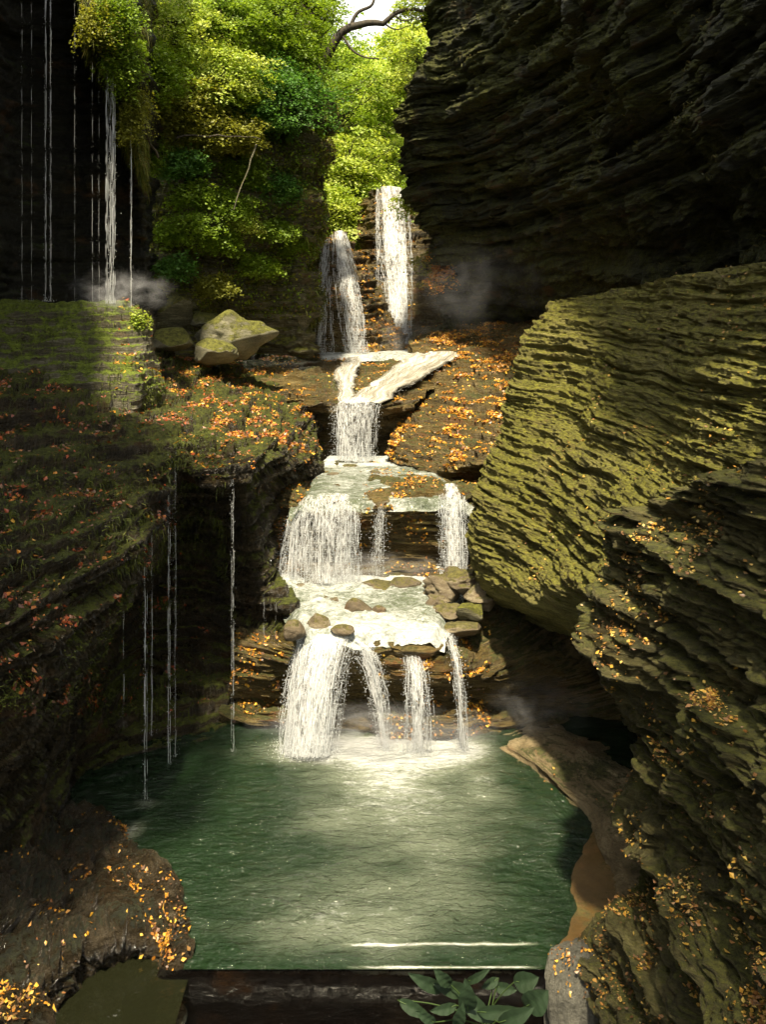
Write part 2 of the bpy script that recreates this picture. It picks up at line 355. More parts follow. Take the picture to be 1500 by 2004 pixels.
# upper right cliff
B = [
 [(960,-900,44),(960,-150,44),(960,80,44),(940,213,44),(930,290,44),(930,400,44),(930,490,44),(930,650,44)],
 [(845,-900,29),(838,-150,29.2),(845,80,29.5),(778,213,30),(792,285,30.3),(824,400,31),(850,490,31.5),(868,650,33)],
 [(935,-900,25),(930,-150,26),(930,80,26.5),(900,213,27.5),(905,290,28),(915,400,29),(930,490,30),(940,650,32.5)],
 [(1060,-900,19),(1060,-150,19.8),(1060,80,21.3),(1050,213,23),(1050,290,24),(1060,400,25),(1060,490,26.5),(1070,645,30)],
 [(1220,-900,14),(1220,-150,15),(1220,80,16.4),(1210,210,17.6),(1210,290,19),(1220,400,20),(1230,490,22),(1240,640,25)],
 [(1400,-900,10),(1400,-150,11.2),(1400,80,12.2),(1400,210,13.2),(1400,290,14),(1420,400,15),(1430,490,17),(1440,640,20)],
 [(1650,-900,8),(1650,-150,8.5),(1650,80,9),(1650,210,9.5),(1650,290,10),(1680,400,11),(1700,490,12),(1720,640,15)],
 [(2600,-900,5),(2600,-150,5),(2600,80,5),(2600,210,5.5),(2600,290,6),(2600,400,6),(2600,490,7),(2600,640,8)],
]
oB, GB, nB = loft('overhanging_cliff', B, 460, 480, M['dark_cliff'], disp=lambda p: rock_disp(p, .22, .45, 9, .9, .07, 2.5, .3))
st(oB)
# left cliff with the thin falls
Lc = [
 [P(330,-420,24),P(320,-200,24),P(300,100,24),P(300,250,24),P(300,330,24),P(310,450,24),P(320,620,24)],
 [P(285,-420,19.3),P(280,-200,19.6),P(268,100,19.7),P(262,250,19.9),P(266,330,20.6),P(285,450,22),P(300,620,22.8)],
 [P(235,-420,18.2),P(235,-200,18.7),P(235,60,19),P(238,150,19.3),P(240,250,21),P(240,400,22),P(240,620,22.5)],
 [P(190,-420,18),P(185,-200,18.5),P(182,50,18.8),P(184,110,19.1),P(190,200,21),P(195,400,22),P(200,620,22.5)],
 [P(120,-420,18),P(120,-200,18.5),P(120,-120,18.8),P(120,-60,19.5),P(120,150,21.5),P(120,400,22),P(120,620,22.3)],
 [P(0,-420,17),P(0,-200,17.5),P(0,-120,17.8),P(0,-60,18.5),P(0,150,20),P(0,400,20.5),P(0,620,20.8)],
 [(-6.8,14.5,19),(-6.8,14.5,17),(-6.7,14.5,15),(-6.8,14.5,13),(-7,14.5,11),(-7.2,14.5,9),(-7.4,14.5,6)],
 [(-5.4,11,18),(-5.3,11,16),(-5.3,11,15),(-5.5,11,13),(-5.8,11,11),(-6,11,9),(-6.2,11,3)],
 [(-4.6,8.2,17),(-4.5,8.2,16),(-4.5,8.2,15),(-4.8,8.2,13),(-5.2,8.2,11),(-5.6,8.2,9),(-5.8,8.2,0)],
 [(-4.8,4,16),(-4.8,4,15),(-4.8,4,14),(-5,4,13),(-5.2,4,11),(-5.5,4,9),(-5.6,4,0)],
 [(-6.8,-6,16),(-6.8,-6,15),(-6.8,-6,14),(-6.8,-6,13),(-6.8,-6,11),(-6.8,-6,9),(-6.8,-6,0)],
]
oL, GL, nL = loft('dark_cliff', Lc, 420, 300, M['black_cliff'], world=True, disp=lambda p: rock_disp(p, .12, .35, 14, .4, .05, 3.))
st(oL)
# middle left cliff
Mc = [
 [(540,-200,44),(560,60,44),(570,250,44),(570,340,44),(560,440,44),(540,510,44),(550,600,44),(550,700,44)],
 [(590,-120,30),(606,60,29),(628,250,28),(630,340,28),(622,440,28),(598,510,28.5),(612,600,28.5),(606,700,29)],
 [(520,-200,29),(530,60,28),(540,250,26.5),(540,340,26.3),(530,440,26.5),(520,510,27),(530,600,27),(530,700,27.5)],
 [(400,-200,28),(410,60,26.5),(420,250,25.3),(420,340,25.2),(420,440,25.3),(410,510,25.8),(420,600,26),(420,700,26.3)],
 [(300,-200,27),(300,60,25.5),(300,250,24.8),(300,340,24.5),(300,440,24.4),(300,510,24.3),(300,600,24.3),(310,700,24.3)],
 [(200,-200,26),(200,60,25),(200,250,24.5),(200,340,24.5),(200,440,24.5),(200,510,24.5),(200,600,24.5),(200,700,24.5)],
]
oM, GM, nM = loft('mossy_cliff', Mc, 340, 420, M['mossrock'], disp=lambda p: rock_disp(p, .2, .6, 21, .8, .07, 1.8, .5))
st(oM)
# left ledge with undercut cave
LL = [
 [(680,690,33),(660,760,28),(625,850,26),(612,905,25),(600,960,24),(600,1060,23),(600,1150,22),(600,1250,21),(600,1350,20),(590,1480,18)],
 [(520,690,30),(560,765,25.5),(600,850,22.8),(612,905,22),(580,950,21.5),(562,1060,20.8),(562,1140,20.2),(560,1230,19),(545,1350,18),(540,1490,17)],
 [(430,690,28),(480,765,23.5),(530,845,19.5),(540,880,18.4),(508,950,18),(516,1060,17.9),(526,1130,17.7),(578,1195,17.2),(520,1300,17.4),(500,1490,16.4)],
 [(360,690,26),(410,765,21.5),(470,850,17.6),(488,905,16.2),(480,950,16.4),(480,1060,17.3),(490,1160,17.6),(500,1260,17.6),(480,1370,17),(460,1490,16.1)],
 [(290,700,23),(330,770,19.5),(385,850,16.5),(405,925,15.4),(415,970,16.5),(410,1060,18.4),(410,1160,18.4),(410,1260,18.2),(400,1380,16.6),(400,1500,15.7)],
 [(220,712,20.5),(250,780,17.6),(290,850,15.8),(335,893,15.1),(350,940,16.2),(345,1060,18.5),(340,1160,18.6),(335,1280,18.4),(320,1390,16.4),(310,1510,15.5)],
 [(130,720,18.6),(160,800,16),(220,910,14.5),(290,1000,14),(302,1050,15),(290,1150,17.8),(280,1220,18.3),(270,1300,18),(240,1410,16),(210,1530,15.1)],
 [(10,725,17.4),(30,830,14.4),(120,970,12.7),(238,1065,12.6),(243,1120,12.9),(225,1200,14.2),(200,1280,16),(180,1350,16),(150,1430,15),(125,1545,14.6)],
 [(-120,725,15.5),(-100,850,12.4),(0,1000,11.2),(110,1130,11.2),(150,1210,11.6),(140,1290,12.2),(125,1370,12.8),(105,1430,13),(100,1500,13.2),(118,1590,13.6)],
 [(-400,725,13),(-350,850,10.4),(-150,1040,9.6),(-20,1190,9.7),(20,1280,10),(30,1370,10.4),(30,1440,10.8),(20,1500,11),(20,1580,11.3),(40,1690,11.6)],
 [(-900,725,10.5),(-800,850,8.6),(-450,1040,8.2),(-300,1190,8.2),(-260,1280,8.3),(-240,1370,8.4),(-230,1440,8.6),(-230,1500,8.8),(-220,1580,9),(-220,1690,9.3)],
]
def dLL(p): return rock_disp(p, .10, .17, 27, .2, .035, 4.)
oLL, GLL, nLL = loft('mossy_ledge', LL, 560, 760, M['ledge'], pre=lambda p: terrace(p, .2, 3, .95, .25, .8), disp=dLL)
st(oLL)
# stepped terrace, upper left
ST = []
for px0, px1, dy in ((-420, -480, 2), (-200, -230, 1.5), (-40, -60, 1), (60, 60, .5), (140, 150, 0), (200, 225, 0), (222, 262, .1), (240, 280, .6), (256, 302, 1.6), (276, 326, 4.)):
    k_ = max(0, (px0-225)/50)
    ST.append([(px0, 588+dy*6, 21.5+0*dy), (px0, 590+dy*6, 19.2+dy*.15), (px0*.6+px1*.4, 640+dy*5, 18.5+dy*.12), (px0*.3+px1*.7, 690, 17.95+dy*.1+k_*.8), (px1, 738, 17.4+k_*1.3), (px1, 770, 17.3+k_*1.3), (px1-6, 815, 17.3+k_*1.3)])
def dST(p): return .025*fbm(p*np.array([3, 3, 8]), 4, 70, .6)+.03*fbm(p*np.array([9, 9, 3]), 4, 71, .65)+.16*fbm(p*.9, 3, 73)+.05*fbm(p*np.array([2.5, 2.5, 6]), 4, 74, .65)
oST, GST, nST = loft('stepped_terrace', ST, 360, 420, M['steps'], pre=lambda p: terrace(p, .165, 5, .98, .16, .84), disp=dST)
tag(oST, 'green mossy staircase of thin rock steps below the dark left cliff', 'rock terrace')
# central blocks
B1 = [
 [(470,1140,20),(465,1200,18.5),(460,1260,17.2),(450,1330,16.8),(440,1380,17.2),(430,1405,16.7),(420,1500,16.8)],
 [(540,1137,19.6),(555,1190,18),(568,1245,16.7),(555,1310,16.5),(545,1375,16.9),(530,1400,16.5),(525,1495,16.6)],
 [(630,1140,19.5),(635,1195,17.7),(640,1252,16.2),(645,1290,16.35),(650,1370,17),(650,1420,16.6),(650,1490,16.8)],
 [(720,1140,19.5),(715,1195,17.6),(715,1254,16.2),(720,1290,16.2),(725,1370,16.9),(725,1415,16.4),(725,1490,16.6)],
 [(780,1140,19.5),(775,1200,17.5),(770,1243,16.5),(775,1310,15.9),(780,1370,16.6),(780,1412,16.1),(780,1485,16.4)],
 [(840,1140,19.5),(840,1200,17.5),(840,1238,16.8),(845,1318,15.8),(850,1370,16.5),(850,1408,16.0),(850,1480,16.3)],
 [(900,1150,19.2),(900,1210,17.7),(905,1255,16.8),(908,1315,15.9),(908,1370,16.6),(905,1405,16.1),(905,1480,16.3)],
 [(965,1160,19),(970,1215,17.7),(975,1275,16.9),(975,1335,16.3),(975,1380,16.9),(980,1405,16.5),(985,1480,16.4)],
 [(1100,1180,19.2),(1095,1240,18.2),(1095,1300,17.2),(1100,1360,16.9),(1110,1400,17),(1115,1430,16.6),(1120,1520,16.2)],
 [(1230,1220,18.6),(1230,1290,18),(1230,1340,17.4),(1230,1400,17),(1235,1440,16.6),(1240,1470,16.2),(1250,1560,15.6)],
]
oB1, GB1, nB1 = loft('lower_rock_step', B1, 520, 420, M['bed'], disp=lambda p: rock_disp(p, .10, .17, 35, .10, .02, 5.))
st(oB1)
B2 = [
 [(520,915,23.5),(500,950,21.5),(500,990,20.3),(500,1040,20),(500,1090,20),(500,1110,20),(500,1170,20)],
 [(575,912,23.5),(565,945,21),(562,975,19.9),(555,1040,19.7),(545,1090,19.9),(540,1110,19.6),(535,1170,19.6)],
 [(620,908,24.1),(610,950,21.2),(605,992,19.3),(602,1050,19.4),(598,1095,19.5),(595,1122,19.1),(595,1175,19.1)],
 [(690,905,24.2),(685,950,21.2),(682,992,19.2),(680,1050,19.4),(680,1100,19.5),(680,1122,19.1),(680,1175,19.1)],
 [(750,905,24.2),(755,940,21.3),(752,982,19.3),(750,1030,19.4),(750,1095,19.5),(750,1115,19.1),(750,1175,19.1)],
 [(800,910,24),(815,938,21.5),(830,965,19.8),(840,1040,19.5),(845,1092,19.6),(845,1115,19.1),(845,1175,19.1)],
 [(860,925,23.2),(870,944,21.5),(885,965,19.7),(895,1040,19.4),(902,1100,19.4),(905,1125,19.1),(905,1175,19.1)],
 [(940,940,22.5),(945,950,21.4),(950,965,20.5),(960,1040,20.2),(965,1100,20.2),(970,1135,20.1),(970,1190,20)],
]
oB2, GB2, nB2 = loft('middle_rock_step', B2, 420, 380, M['bed'], disp=lambda p: rock_disp(p, .11, .2, 41, .06, .02, 5.))
st(oB2)
B3 = [
 [(440,665,33),(440,690,30),(470,720,27),(530,770,25),(560,800,25.3),(560,850,25.8),(570,935,24.8)],
 [(590,668,33.5),(590,697,29.6),(600,730,27),(612,777,24.8),(614,805,25.3),(610,860,26),(605,935,25)],
 [(640,680,33),(640,702,29.6),(650,740,27.2),(655,787,24.4),(655,815,25),(655,860,25.8),(650,935,25)],
 [(700,688,33),(700,703,29.6),(690,745,27.2),(690,787,24.3),(690,815,25),(690,860,25.8),(690,935,25)],
 [(760,688,33),(770,700,29.6),(740,742,27.1),(730,787,24.3),(730,815,25),(730,860,25.8),(730,935,25)],
 [(820,685,33),(860,695,29.6),(790,745,27),(757,787,24.4),(757,815,25),(757,860,25.8),(757,935,25)],
 [(900,680,32),(930,700,29.2),(870,740,27),(815,785,25),(812,810,25.5),(802,860,25.8),(792,935,25)],
]
oB3, GB3, nB3 = loft('upper_rock_step', B3, 400, 380, M['bed'], pre=lambda p: terrace(p, .14, 48, .9, .15, .75), disp=lambda p: rock_disp(p, .09, .15, 47, .07, .02, 5.))
st(oB3)
D = [
 [(800,680,32),(800,720,28.5),(800,770,26.6),(780,820,25.2),(760,880,24.2),(768,900,24.1),(775,950,24)],
 [(840,655,32),(865,712,28.3),(850,770,26),(812,825,24.4),(778,880,23.6),(790,905,23.5),(800,950,23.6)],
 [(880,645,32),(905,705,28),(895,775,25.5),(865,845,23.5),(838,910,22.5),(842,935,22.9),(845,960,23.2)],
 [(940,640,31.5),(955,700,27.5),(948,770,25),(932,840,23),(905,900,21.6),(908,930,22.2),(915,975,23)],
 [(1010,635,31),(1022,695,26.8),(1012,760,24.5),(990,830,22.5),(958,893,21.2),(963,930,22),(970,990,22.6)],
 [(1120,625,29),(1120,695,25),(1110,770,23.5),(1090,840,22),(1070,900,21.2),(1065,950,21.6),(1065,1000,22)],
]
oD, GD, nD = loft('leafy_slope', D, 400, 480, M['bed'], pre=lambda p: terrace(p, .16, 8, .95, .2, .78), disp=lambda p: rock_disp(p, .07, .16, 53, .18, .025, 4.))
st(oD)
# rock behind the two top falls
B4 = [
 [(600,470,37),(585,560,34),(575,640,32.5),(570,705,32)],
 [(634,468,34.3),(618,540,32.6),(611,620,31.6),(608,705,31)],
 [(662,450,34),(663,520,32.3),(663,610,31.4),(663,705,30.7)],
 [(690,475,34),(705,540,32.6),(716,620,31.6),(722,705,31)],
 [(722,520,36),(738,580,34),(752,640,32.6),(765,705,31.8)],
 [(770,600,37),(790,640,34),(800,670,33),(810,705,32.4)],
]
oB4, GB4, nB4 = loft('stepped_rock', B4, 240, 320, M['bed'], pre=lambda p: terrace(p, .3, 12, .85, .25, .6), disp=lambda p: rock_disp(p, .12, .3, 57, .15, .03, 4.))
st(oB4)
B5 = [
 [(700,390,41),(700,460,39),(710,560,37),(720,705,36)],
 [(728,372,39),(728,460,37.5),(733,560,36.2),(745,705,34.5)],
 [(768,366,38.5),(770,460,37),(775,560,35.7),(785,705,34)],
 [(810,372,39),(820,460,37.3),(832,560,35.7),(835,705,34)],
 [(870,400,40),(880,480,38),(890,560,36),(895,705,34.3)],
 [(960,420,42),(960,480,40),(960,560,37),(960,705,35)],
]
oB5, GB5, nB5 = loft('fall_cliff', B5, 240, 320, M['bed'], pre=lambda p: terrace(p, .4, 15, .8, .3, .6), disp=lambda p: rock_disp(p, .15, .35, 61, .25, .03, 4.))
st(oB5)
# right shelf in the recess below the overhang
SH = [[(800,655,34),(800,668,31.5),(810,690,30)], [(850,632,35),(850,655,31.5),(850,690,30)], [(950,628,34),(950,650,30.5),(950,690,28.5)], [(1050,622,31),(1050,640,28),(1050,690,26)], [(1200,615,27),(1200,640,24),(1200,700,22)]]
oSH, GSH, nSH = loft('recess_shelf', SH, 220, 160, M['bed'], pre=lambda p: terrace(p, .14, 18, .9, .2, .6), disp=lambda p: rock_disp(p, .05, .12, 65, .05, .02, 4.))
st(oSH)
# back wall of the right cave, pool rim, shelf
K = [
 [(1060,1150,19.8),(1070,1280,18.8),(1090,1400,17.8),(1100,1500,17)],
 [(1200,1120,18.5),(1200,1280,18),(1210,1400,17),(1220,1540,15.8)],
 [(1320,1150,16),(1330,1330,15.8),(1330,1450,15),(1320,1620,14)],
 [(1420,1200,13.5),(1430,1450,13.3),(1420,1620,12.8),(1370,1780,12)],
 [(1550,1300,11.5),(1550,1600,11.5),(1500,1780,11),(1420,1900,10.8)],
]
oK, GK, nK = loft('cave_wall', K, 200, 260, M['cave'], disp=lambda p: rock_disp(p, .10, .22, 71, .2, .02, 5.))
st(oK)
RM = [
 [(960,1395,17.2),(955,1425,16.8),(945,1447,16.2),(938,1462,15.95),(930,1500,15.9)],
 [(1110,1405,17.2),(1080,1440,16),(1060,1462,15.45),(1035,1482,15.2),(1020,1530,15.1)],
 [(1260,1470,15.9),(1170,1505,14.8),(1130,1520,14.5),(1100,1540,14.3),(1085,1590,14.2)],
 [(1320,1560,14.5),(1230,1560,13.9),(1190,1570,13.75),(1155,1592,13.6),(1140,1650,13.4)],
 [(1360,1680,12.9),(1270,1655,12.75),(1220,1655,12.7),(1178,1672,12.6),(1165,1730,12.4)],
 [(1380,1790,11.6),(1280,1765,11.6),(1225,1760,11.6),(1184,1785,11.5),(1172,1840,11.3)],
 [(1380,1880,10.8),(1290,1850,10.9),(1230,1840,10.95),(1190,1860,10.8),(1182,1920,10.6)],
]
oRM, GRM, nRM = loft('pool_rim', RM, 420, 120, M['rim'], disp=lambda p: rock_disp(p, .045, .09, 75, .07, .02, 4.))
st(oRM)
# sand shelf at the waterline on the right
sp = [(1135,1545),(1150,1590),(1146,1640),(1122,1690),(1112,1735),(1116,1775),(1106,1820),(1085,1855),(1070,1880)]
cols = []
for (px, py) in sp:
    a = np.array(PZ(px, py, -.04)); b = np.array(PZ(px+14, py, .012)); c = np.array((PZ(1170, py, .0)[0]+.05, b[1]-.02, .03)); d = c+np.array([.45, -.03, .03])
    cols.append([tuple(a), tuple(b), tuple(c), tuple(d)])
oSF, _, _ = loft('sand_shelf', cols, 120, 40, M['shelf'], world=True, disp=lambda p: .008*fbm(p*2, 3, 80)); st(oSF)

# left wet slab beside the pool
SL = [
 [(60,1560,13.4),(100,1580,13.5),(150,1590,13.6),(190,1600,13.65),(215,1625,13.3)],
 [(0,1620,11.9),(80,1640,12.3),(160,1640,12.6),(225,1650,12.85),(255,1670,12.8)],
 [(-60,1680,10.7),(60,1700,11.4),(160,1700,11.8),(280,1690,12.25),(330,1715,12.25)],
 [(-80,1740,10.2),(60,1760,10.9),(180,1760,11.3),(300,1745,11.65),(352,1775,11.65)],
 [(-100,1800,9.8),(60,1815,10.5),(180,1805,10.9),(300,1795,11.1),(365,1830,11.1)],
 [(-120,1850,9.5),(50,1880,10.0),(170,1845,10.6),(280,1832,10.85),(375,1880,10.7)],
 [(-120,1920,9.1),(75,1930,9.95),(165,1876,10.62),(275,1856,10.9),(365,1905,10.6)],
 [(-120,2060,9.1),(70,2060,9.9),(160,1990,10.6),(270,1960,10.95),(365,1975,10.6)],
]
def dSL(p):
    q = p*np.array([1, 1, 1]); w = fbm(q*1.2, 3, 82)
    r = 1-np.abs(fbm(np.stack([q[:, 0]*3.+w*2, q[:, 1]*1.6-w*2, q[:, 2]*2], 1), 4, 83))*2
    r2 = 1-np.abs(fbm(np.stack([q[:, 0]*8.+w*3, q[:, 1]*4.-w*3, q[:, 2]*5], 1), 4, 85))*2
    return .15*r+.035*r2+.10*w+.012*fbm(p*14, 3, 84)
oSL, GSL, nSL = loft('wet_slab', SL, 380, 360, M['slab'], disp=dSL); st(oSL)
# near-left corner block
NB = [[(-60,1930,9.4),(20,1945,9.4),(55,1950,9.4),(72,1965,9.35),(80,2060,9.3)], [(-60,2010,8.8),(20,2020,8.8),(60,2025,8.8),(82,2035,8.8),(90,2150,8.8)]]
oNB, GNB, nNB = loft('corner_rock', NB, 60, 80, M['slab'], disp=dSL); st(oNB)
# wet face below the pool's straight lip
lipY = H*F/(1897-HY)
cols = []
for X in np.linspace(-3.15, 2.2, 13):
    dz = -.3*max(0, (-2.62-X)/.5)
    cols.append([(X, lipY+.28, -.05+dz), (X, lipY+.02, -.035+dz), (X, lipY-.04, -.14+dz), (X, lipY-.0, -.5), (X, lipY-.3, -1.0), (X, lipY-1.3, -1.4)])
def dWF(p): return (.05*fbm(p*np.array([.9, .9, 1.6]), 4, 88)+.012*fbm(p*11, 3, 89))*sst(-.04, -.2, p[:, 2])
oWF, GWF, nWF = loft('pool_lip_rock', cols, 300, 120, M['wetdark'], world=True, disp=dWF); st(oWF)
# grey fluted tongue of rock at the right end of the lip
TG = [[(1066,1888,10.62),(1068,1905,10.35),(1068,1960,10.3),(1066,2080,10.3)], [(1082,1850,10.75),(1085,1868,10.3),(1088,1950,10.1),(1090,2080,10.1)], [(1125,1838,10.8),(1135,1848,10.2),(1140,1950,9.95),(1145,2080,9.9)],
      [(1165,1838,10.8),(1175,1862,10.25),(1180,1960,10.05),(1188,2080,10)], [(1200,1850,11),(1215,1880,10.8),(1225,1960,10.6),(1230,2080,10.5)]]
oTG, GTG, nTG = loft('grey_rock', TG, 120, 200, M['greyrock'], disp=lambda p: .075*fbm(p*np.array([8, 8, 1.0]), 5, 90, .6)+.09*fbm(p*1.3, 3, 91))
tag(oTG, 'pale grey fluted rock at the right end of the pool lip', 'rock')
# ground under everything and the pool bed
def plane(name, x0, x1, y0, y1, z, mat, nx=40, ny=40, dz=None, kind='structure'):
    X, Y = np.meshgrid(np.linspace(x0, x1, nx), np.linspace(y0, y1, ny), indexing='ij')
    p = np.stack([X.ravel(), Y.ravel(), np.full(X.size, float(z))], 1)
    if dz is not None: p[:, 2] += dz(p)
    return tag(mesh(name, p, gfaces(nx, ny), mat), kind=kind)
plane('ground', -400, 400, -200, 800, -2.2, M['wetdark'], 60, 60)
plane('pool_bed', -8, 6, 10.7, 17.5, -.9, M['cave'], 60, 60, lambda p: .15*fbm(p, 3, 95))
# hill behind
HL = [[(px, 720, 42), (px, 500, 44), (px*.9+75, 330+abs(px-760)*-.05, 52), (px*.8+150, 190-abs(px-730)*.35, 66), (px*.7+225, 130-abs(px-730)*.5, 95)] for px in (200, 400, 560, 680, 760, 860, 1000, 1200)]
oH, GH, nH = loft('hill', HL, 160, 160, M['hill'], disp=lambda p: 1.4*fbm(p*.15, 4, 98)); st(oH)

# ================================================================ WATER
def foam_plane(name, poly_y, xs, z, foam, mat, nx=220, ny=220, dz=None, lip=0):
    """a water sheet between y0..y1; xs(y) gives its left and right ends"""
    v = np.linspace(0, 1, ny); y = poly_y[0]+(poly_y[1]-poly_y[0])*v
    xl = np.array([xs(t)[0] for t in y]); xr = np.array([xs(t)[1] for t in y])
    u = np.linspace(0, 1, nx)[:, None]
    X = xl[None]+(xr-xl)[None]*u; Yv = np.broadcast_to(y[None], X.shape)
    p = np.stack([X.ravel(), Yv.ravel(), np.zeros(X.size)], 1)
    p[:, 2] = z(p) if callable(z) else z
    f = foam(p)
    if lip:
        U = np.broadcast_to(u, X.shape).ravel(); yy = p[:, 1]; wob = .12*fbm(p*np.array([3, 3, 1]), 3, 130)
        p[:, 2] -= .22*sst(.10, 0, U+wob*.35)+.22*sst(.90, 1., U+wob*.35)+.22*sst(lip+.28, lip-.02, yy+wob*1.2)**2
        p[:, 1] += .18*fbm(p*np.array([1.6, 0, 0]), 3, 131)*sst(lip+.5, lip, yy)
    if dz is not None: p[:, 2] += dz(p)
    o = mesh(name, p, gfaces(nx, ny), mat, attrs={'foam': f}); return st(o)
def near(p, q, r): return np.exp(-(((p[:, :2]-np.array(q)[None, :2])/np.array(r)[None])**2).sum(1))
def pool_foam_glints(p):
    f = -.35+0*p[:, 0]
    for (px, w, a) in ((600, .9, 1.5), (700, .8, 1.1), (750, .5, 1.4), (815, .8, 1.4), (905, .7, 1.3)):
        q = PZ(px, 1474, 0); f = f+a*.62*near(p, (q[0], q[1]+.15), (w*.8, .42)) + .2*near(p, (q[0], q[1]-.4), (w*1.4, 1.0))
    for (px, py) in ((285, 1570), (262, 1620), (240, 1640)): f = f+.5*near(p, PZ(px, py, 0), (.25, .2))
    f = f+.42*near(p, PZ(800, 1600, 0), (1.9, 1.5))*1.3+.46*near(p, PZ(700, 1800, 0), (1.9, .8))+.2*fbm(p*1.1, 3, 120)  # pale centre patches: flecks and tint painted for ripple highlights and reflections
    # thin straight stitching lines, drawn as froth at the lip and just before it
    for yy, x0, x1 in ((1893, -.1, 1.95), (1848, -.2, 2.0)):
        Yl = H*F/(yy-HY); f = f+.85*np.exp(-((p[:, 1]-Yl)/.022)**2)*sst(x0-.5, x0+.3, p[:, 0])*sst(x1+.1, x1-.3, p[:, 0])
    return f
def pool_x(y):
    if y < 10.7: return (-2.42, 3.4)
    if y < 11.4: return (-2.42-(y-10.7)*.9, 3.4)
    return (-3.05-(y-11.4)*2.4, 3.4+(y-11.4)*1.2)
foam_plane('pool_water', (lipY, 17.2), pool_x, 0., pool_foam_glints, M['pool'], 420, 620, lambda p: .03*fbm(p*np.array([2.6, 4.5, 1]), 3, 101)*sst(lipY, lipY+.3, p[:, 1]))
foam_plane('small_pool_water', (8.4, 11.3), lambda y: (-4.4, -2.35), -.1, lambda p: -.05+.3*fbm(p*2, 3, 160), M['smallpool'], 20, 20)
z1 = lambda p: 1.98+ (p[:, 1]-16.)*.03
def f1(p): return .40+.25*fbm(p*np.array([.8, 1.2, 1]), 3, 105)+.7*sst(18.3, 19.2, p[:, 1])+.18*sst(17.2, 16.2, p[:, 1])
foam_plane('lower_stream', (15.95, 19.75), lambda y: (-1.55-(y-16)*.36, 1.15+(y-16)*.25), z1, f1, M['stream'], 300, 260, lambda p: .10*fbm(p*np.array([2.4, 3, 1]), 5, 107)+.02, 15.95)
z2 = lambda p: 3.66+(p[:, 1]-19.)*.005
def f2(p): return .32+.25*fbm(p*np.array([1, 1.5, 1]), 3, 109)+.9*sst(23, 24.2, p[:, 1])
foam_plane('middle_stream', (19.1, 24.9), lambda y: (-2.1+(y-19)*.05, 2.1-(y-19)*.12), z2, f2, M['stream'], 260, 260, lambda p: .06*fbm(p*np.array([2.2, 3, 1]), 5, 111)+.05, 19.1)
foam_plane('upper_shelf_water', (29.4, 33.8), lambda y: (-2.45, 2.0), 6.36, lambda p: .55+.1*p[:, 0]*0, M['stream'], 120, 80, lambda p: .05*fbm(p*2, 3, 113), 29.4)

def curve(pts, m): return cr(np.array([P(*p) for p in pts]), m)
IC = np.array([(0, 0, 1), (.94, 0, -.33), (-.47, .82, -.33), (-.47, -.82, -.33)]); ICF = np.array([(0, 1, 2), (0, 2, 3), (0, 3, 1), (1, 3, 2)])
OC = np.array([(0, 0, 1), (1, 0, 0), (0, 1, 0), (-1, 0, 0), (0, -1, 0), (0, 0, -1)]); OCF = np.array([(0, 1, 2), (0, 2, 3), (0, 3, 4), (0, 4, 1), (5, 2, 1), (5, 3, 2), (5, 4, 3), (5, 1, 4)])
def drops(name, c, r, parent, stretch=1.6):
    k = len(c); V = c[:, None]+OC[None]*np.array([1, 1, stretch])*r[:, None, None]
    Fc = (OCF[None]+np.arange(k)[:, None, None]*6).reshape(-1, 3)
    return tag(mesh(name, V.reshape(-1, 3), Fc, M['drop'], parent, True), kind='stuff')
def strands(name, paths, rad, parent, g, mat=None, gap=.12):
    """paths (k, m, 3): thin broken three-sided strings of water"""
    k, m, _ = paths.shape
    ang = np.array([0, 2.09, 4.19]); off = np.stack([np.cos(ang), np.sin(ang), ang*0], 1)
    s = np.linspace(0, 1, m)
    prof = np.stack([np.clip(vnoise(np.stack([s*m*.45+i*31.7, s*0, s*0+i], 1), 5)*2.+gap, 0, 1.2) for i in range(k)])
    rr = np.asarray(rad).reshape(-1, 1)*prof
    V = paths[:, :, None]+off[None, None]*rr[..., None, None]
    idx = np.arange(k*m*3).reshape(k, m, 3); fs = []
    for j in range(3):
        a, b = idx[:, :-1, j], idx[:, :-1, (j+1) % 3]; c, d = idx[:, 1:, (j+1) % 3], idx[:, 1:, j]
        ok = (rr[:, :-1] > 1e-4) | (rr[:, 1:] > 1e-4)
        fs.append(np.stack([a, b, c, d], -1)[ok])
    return tag(mesh(name, V.reshape(-1, 3), np.concatenate(fs), mat or M['drop'], parent, True), kind='stuff')
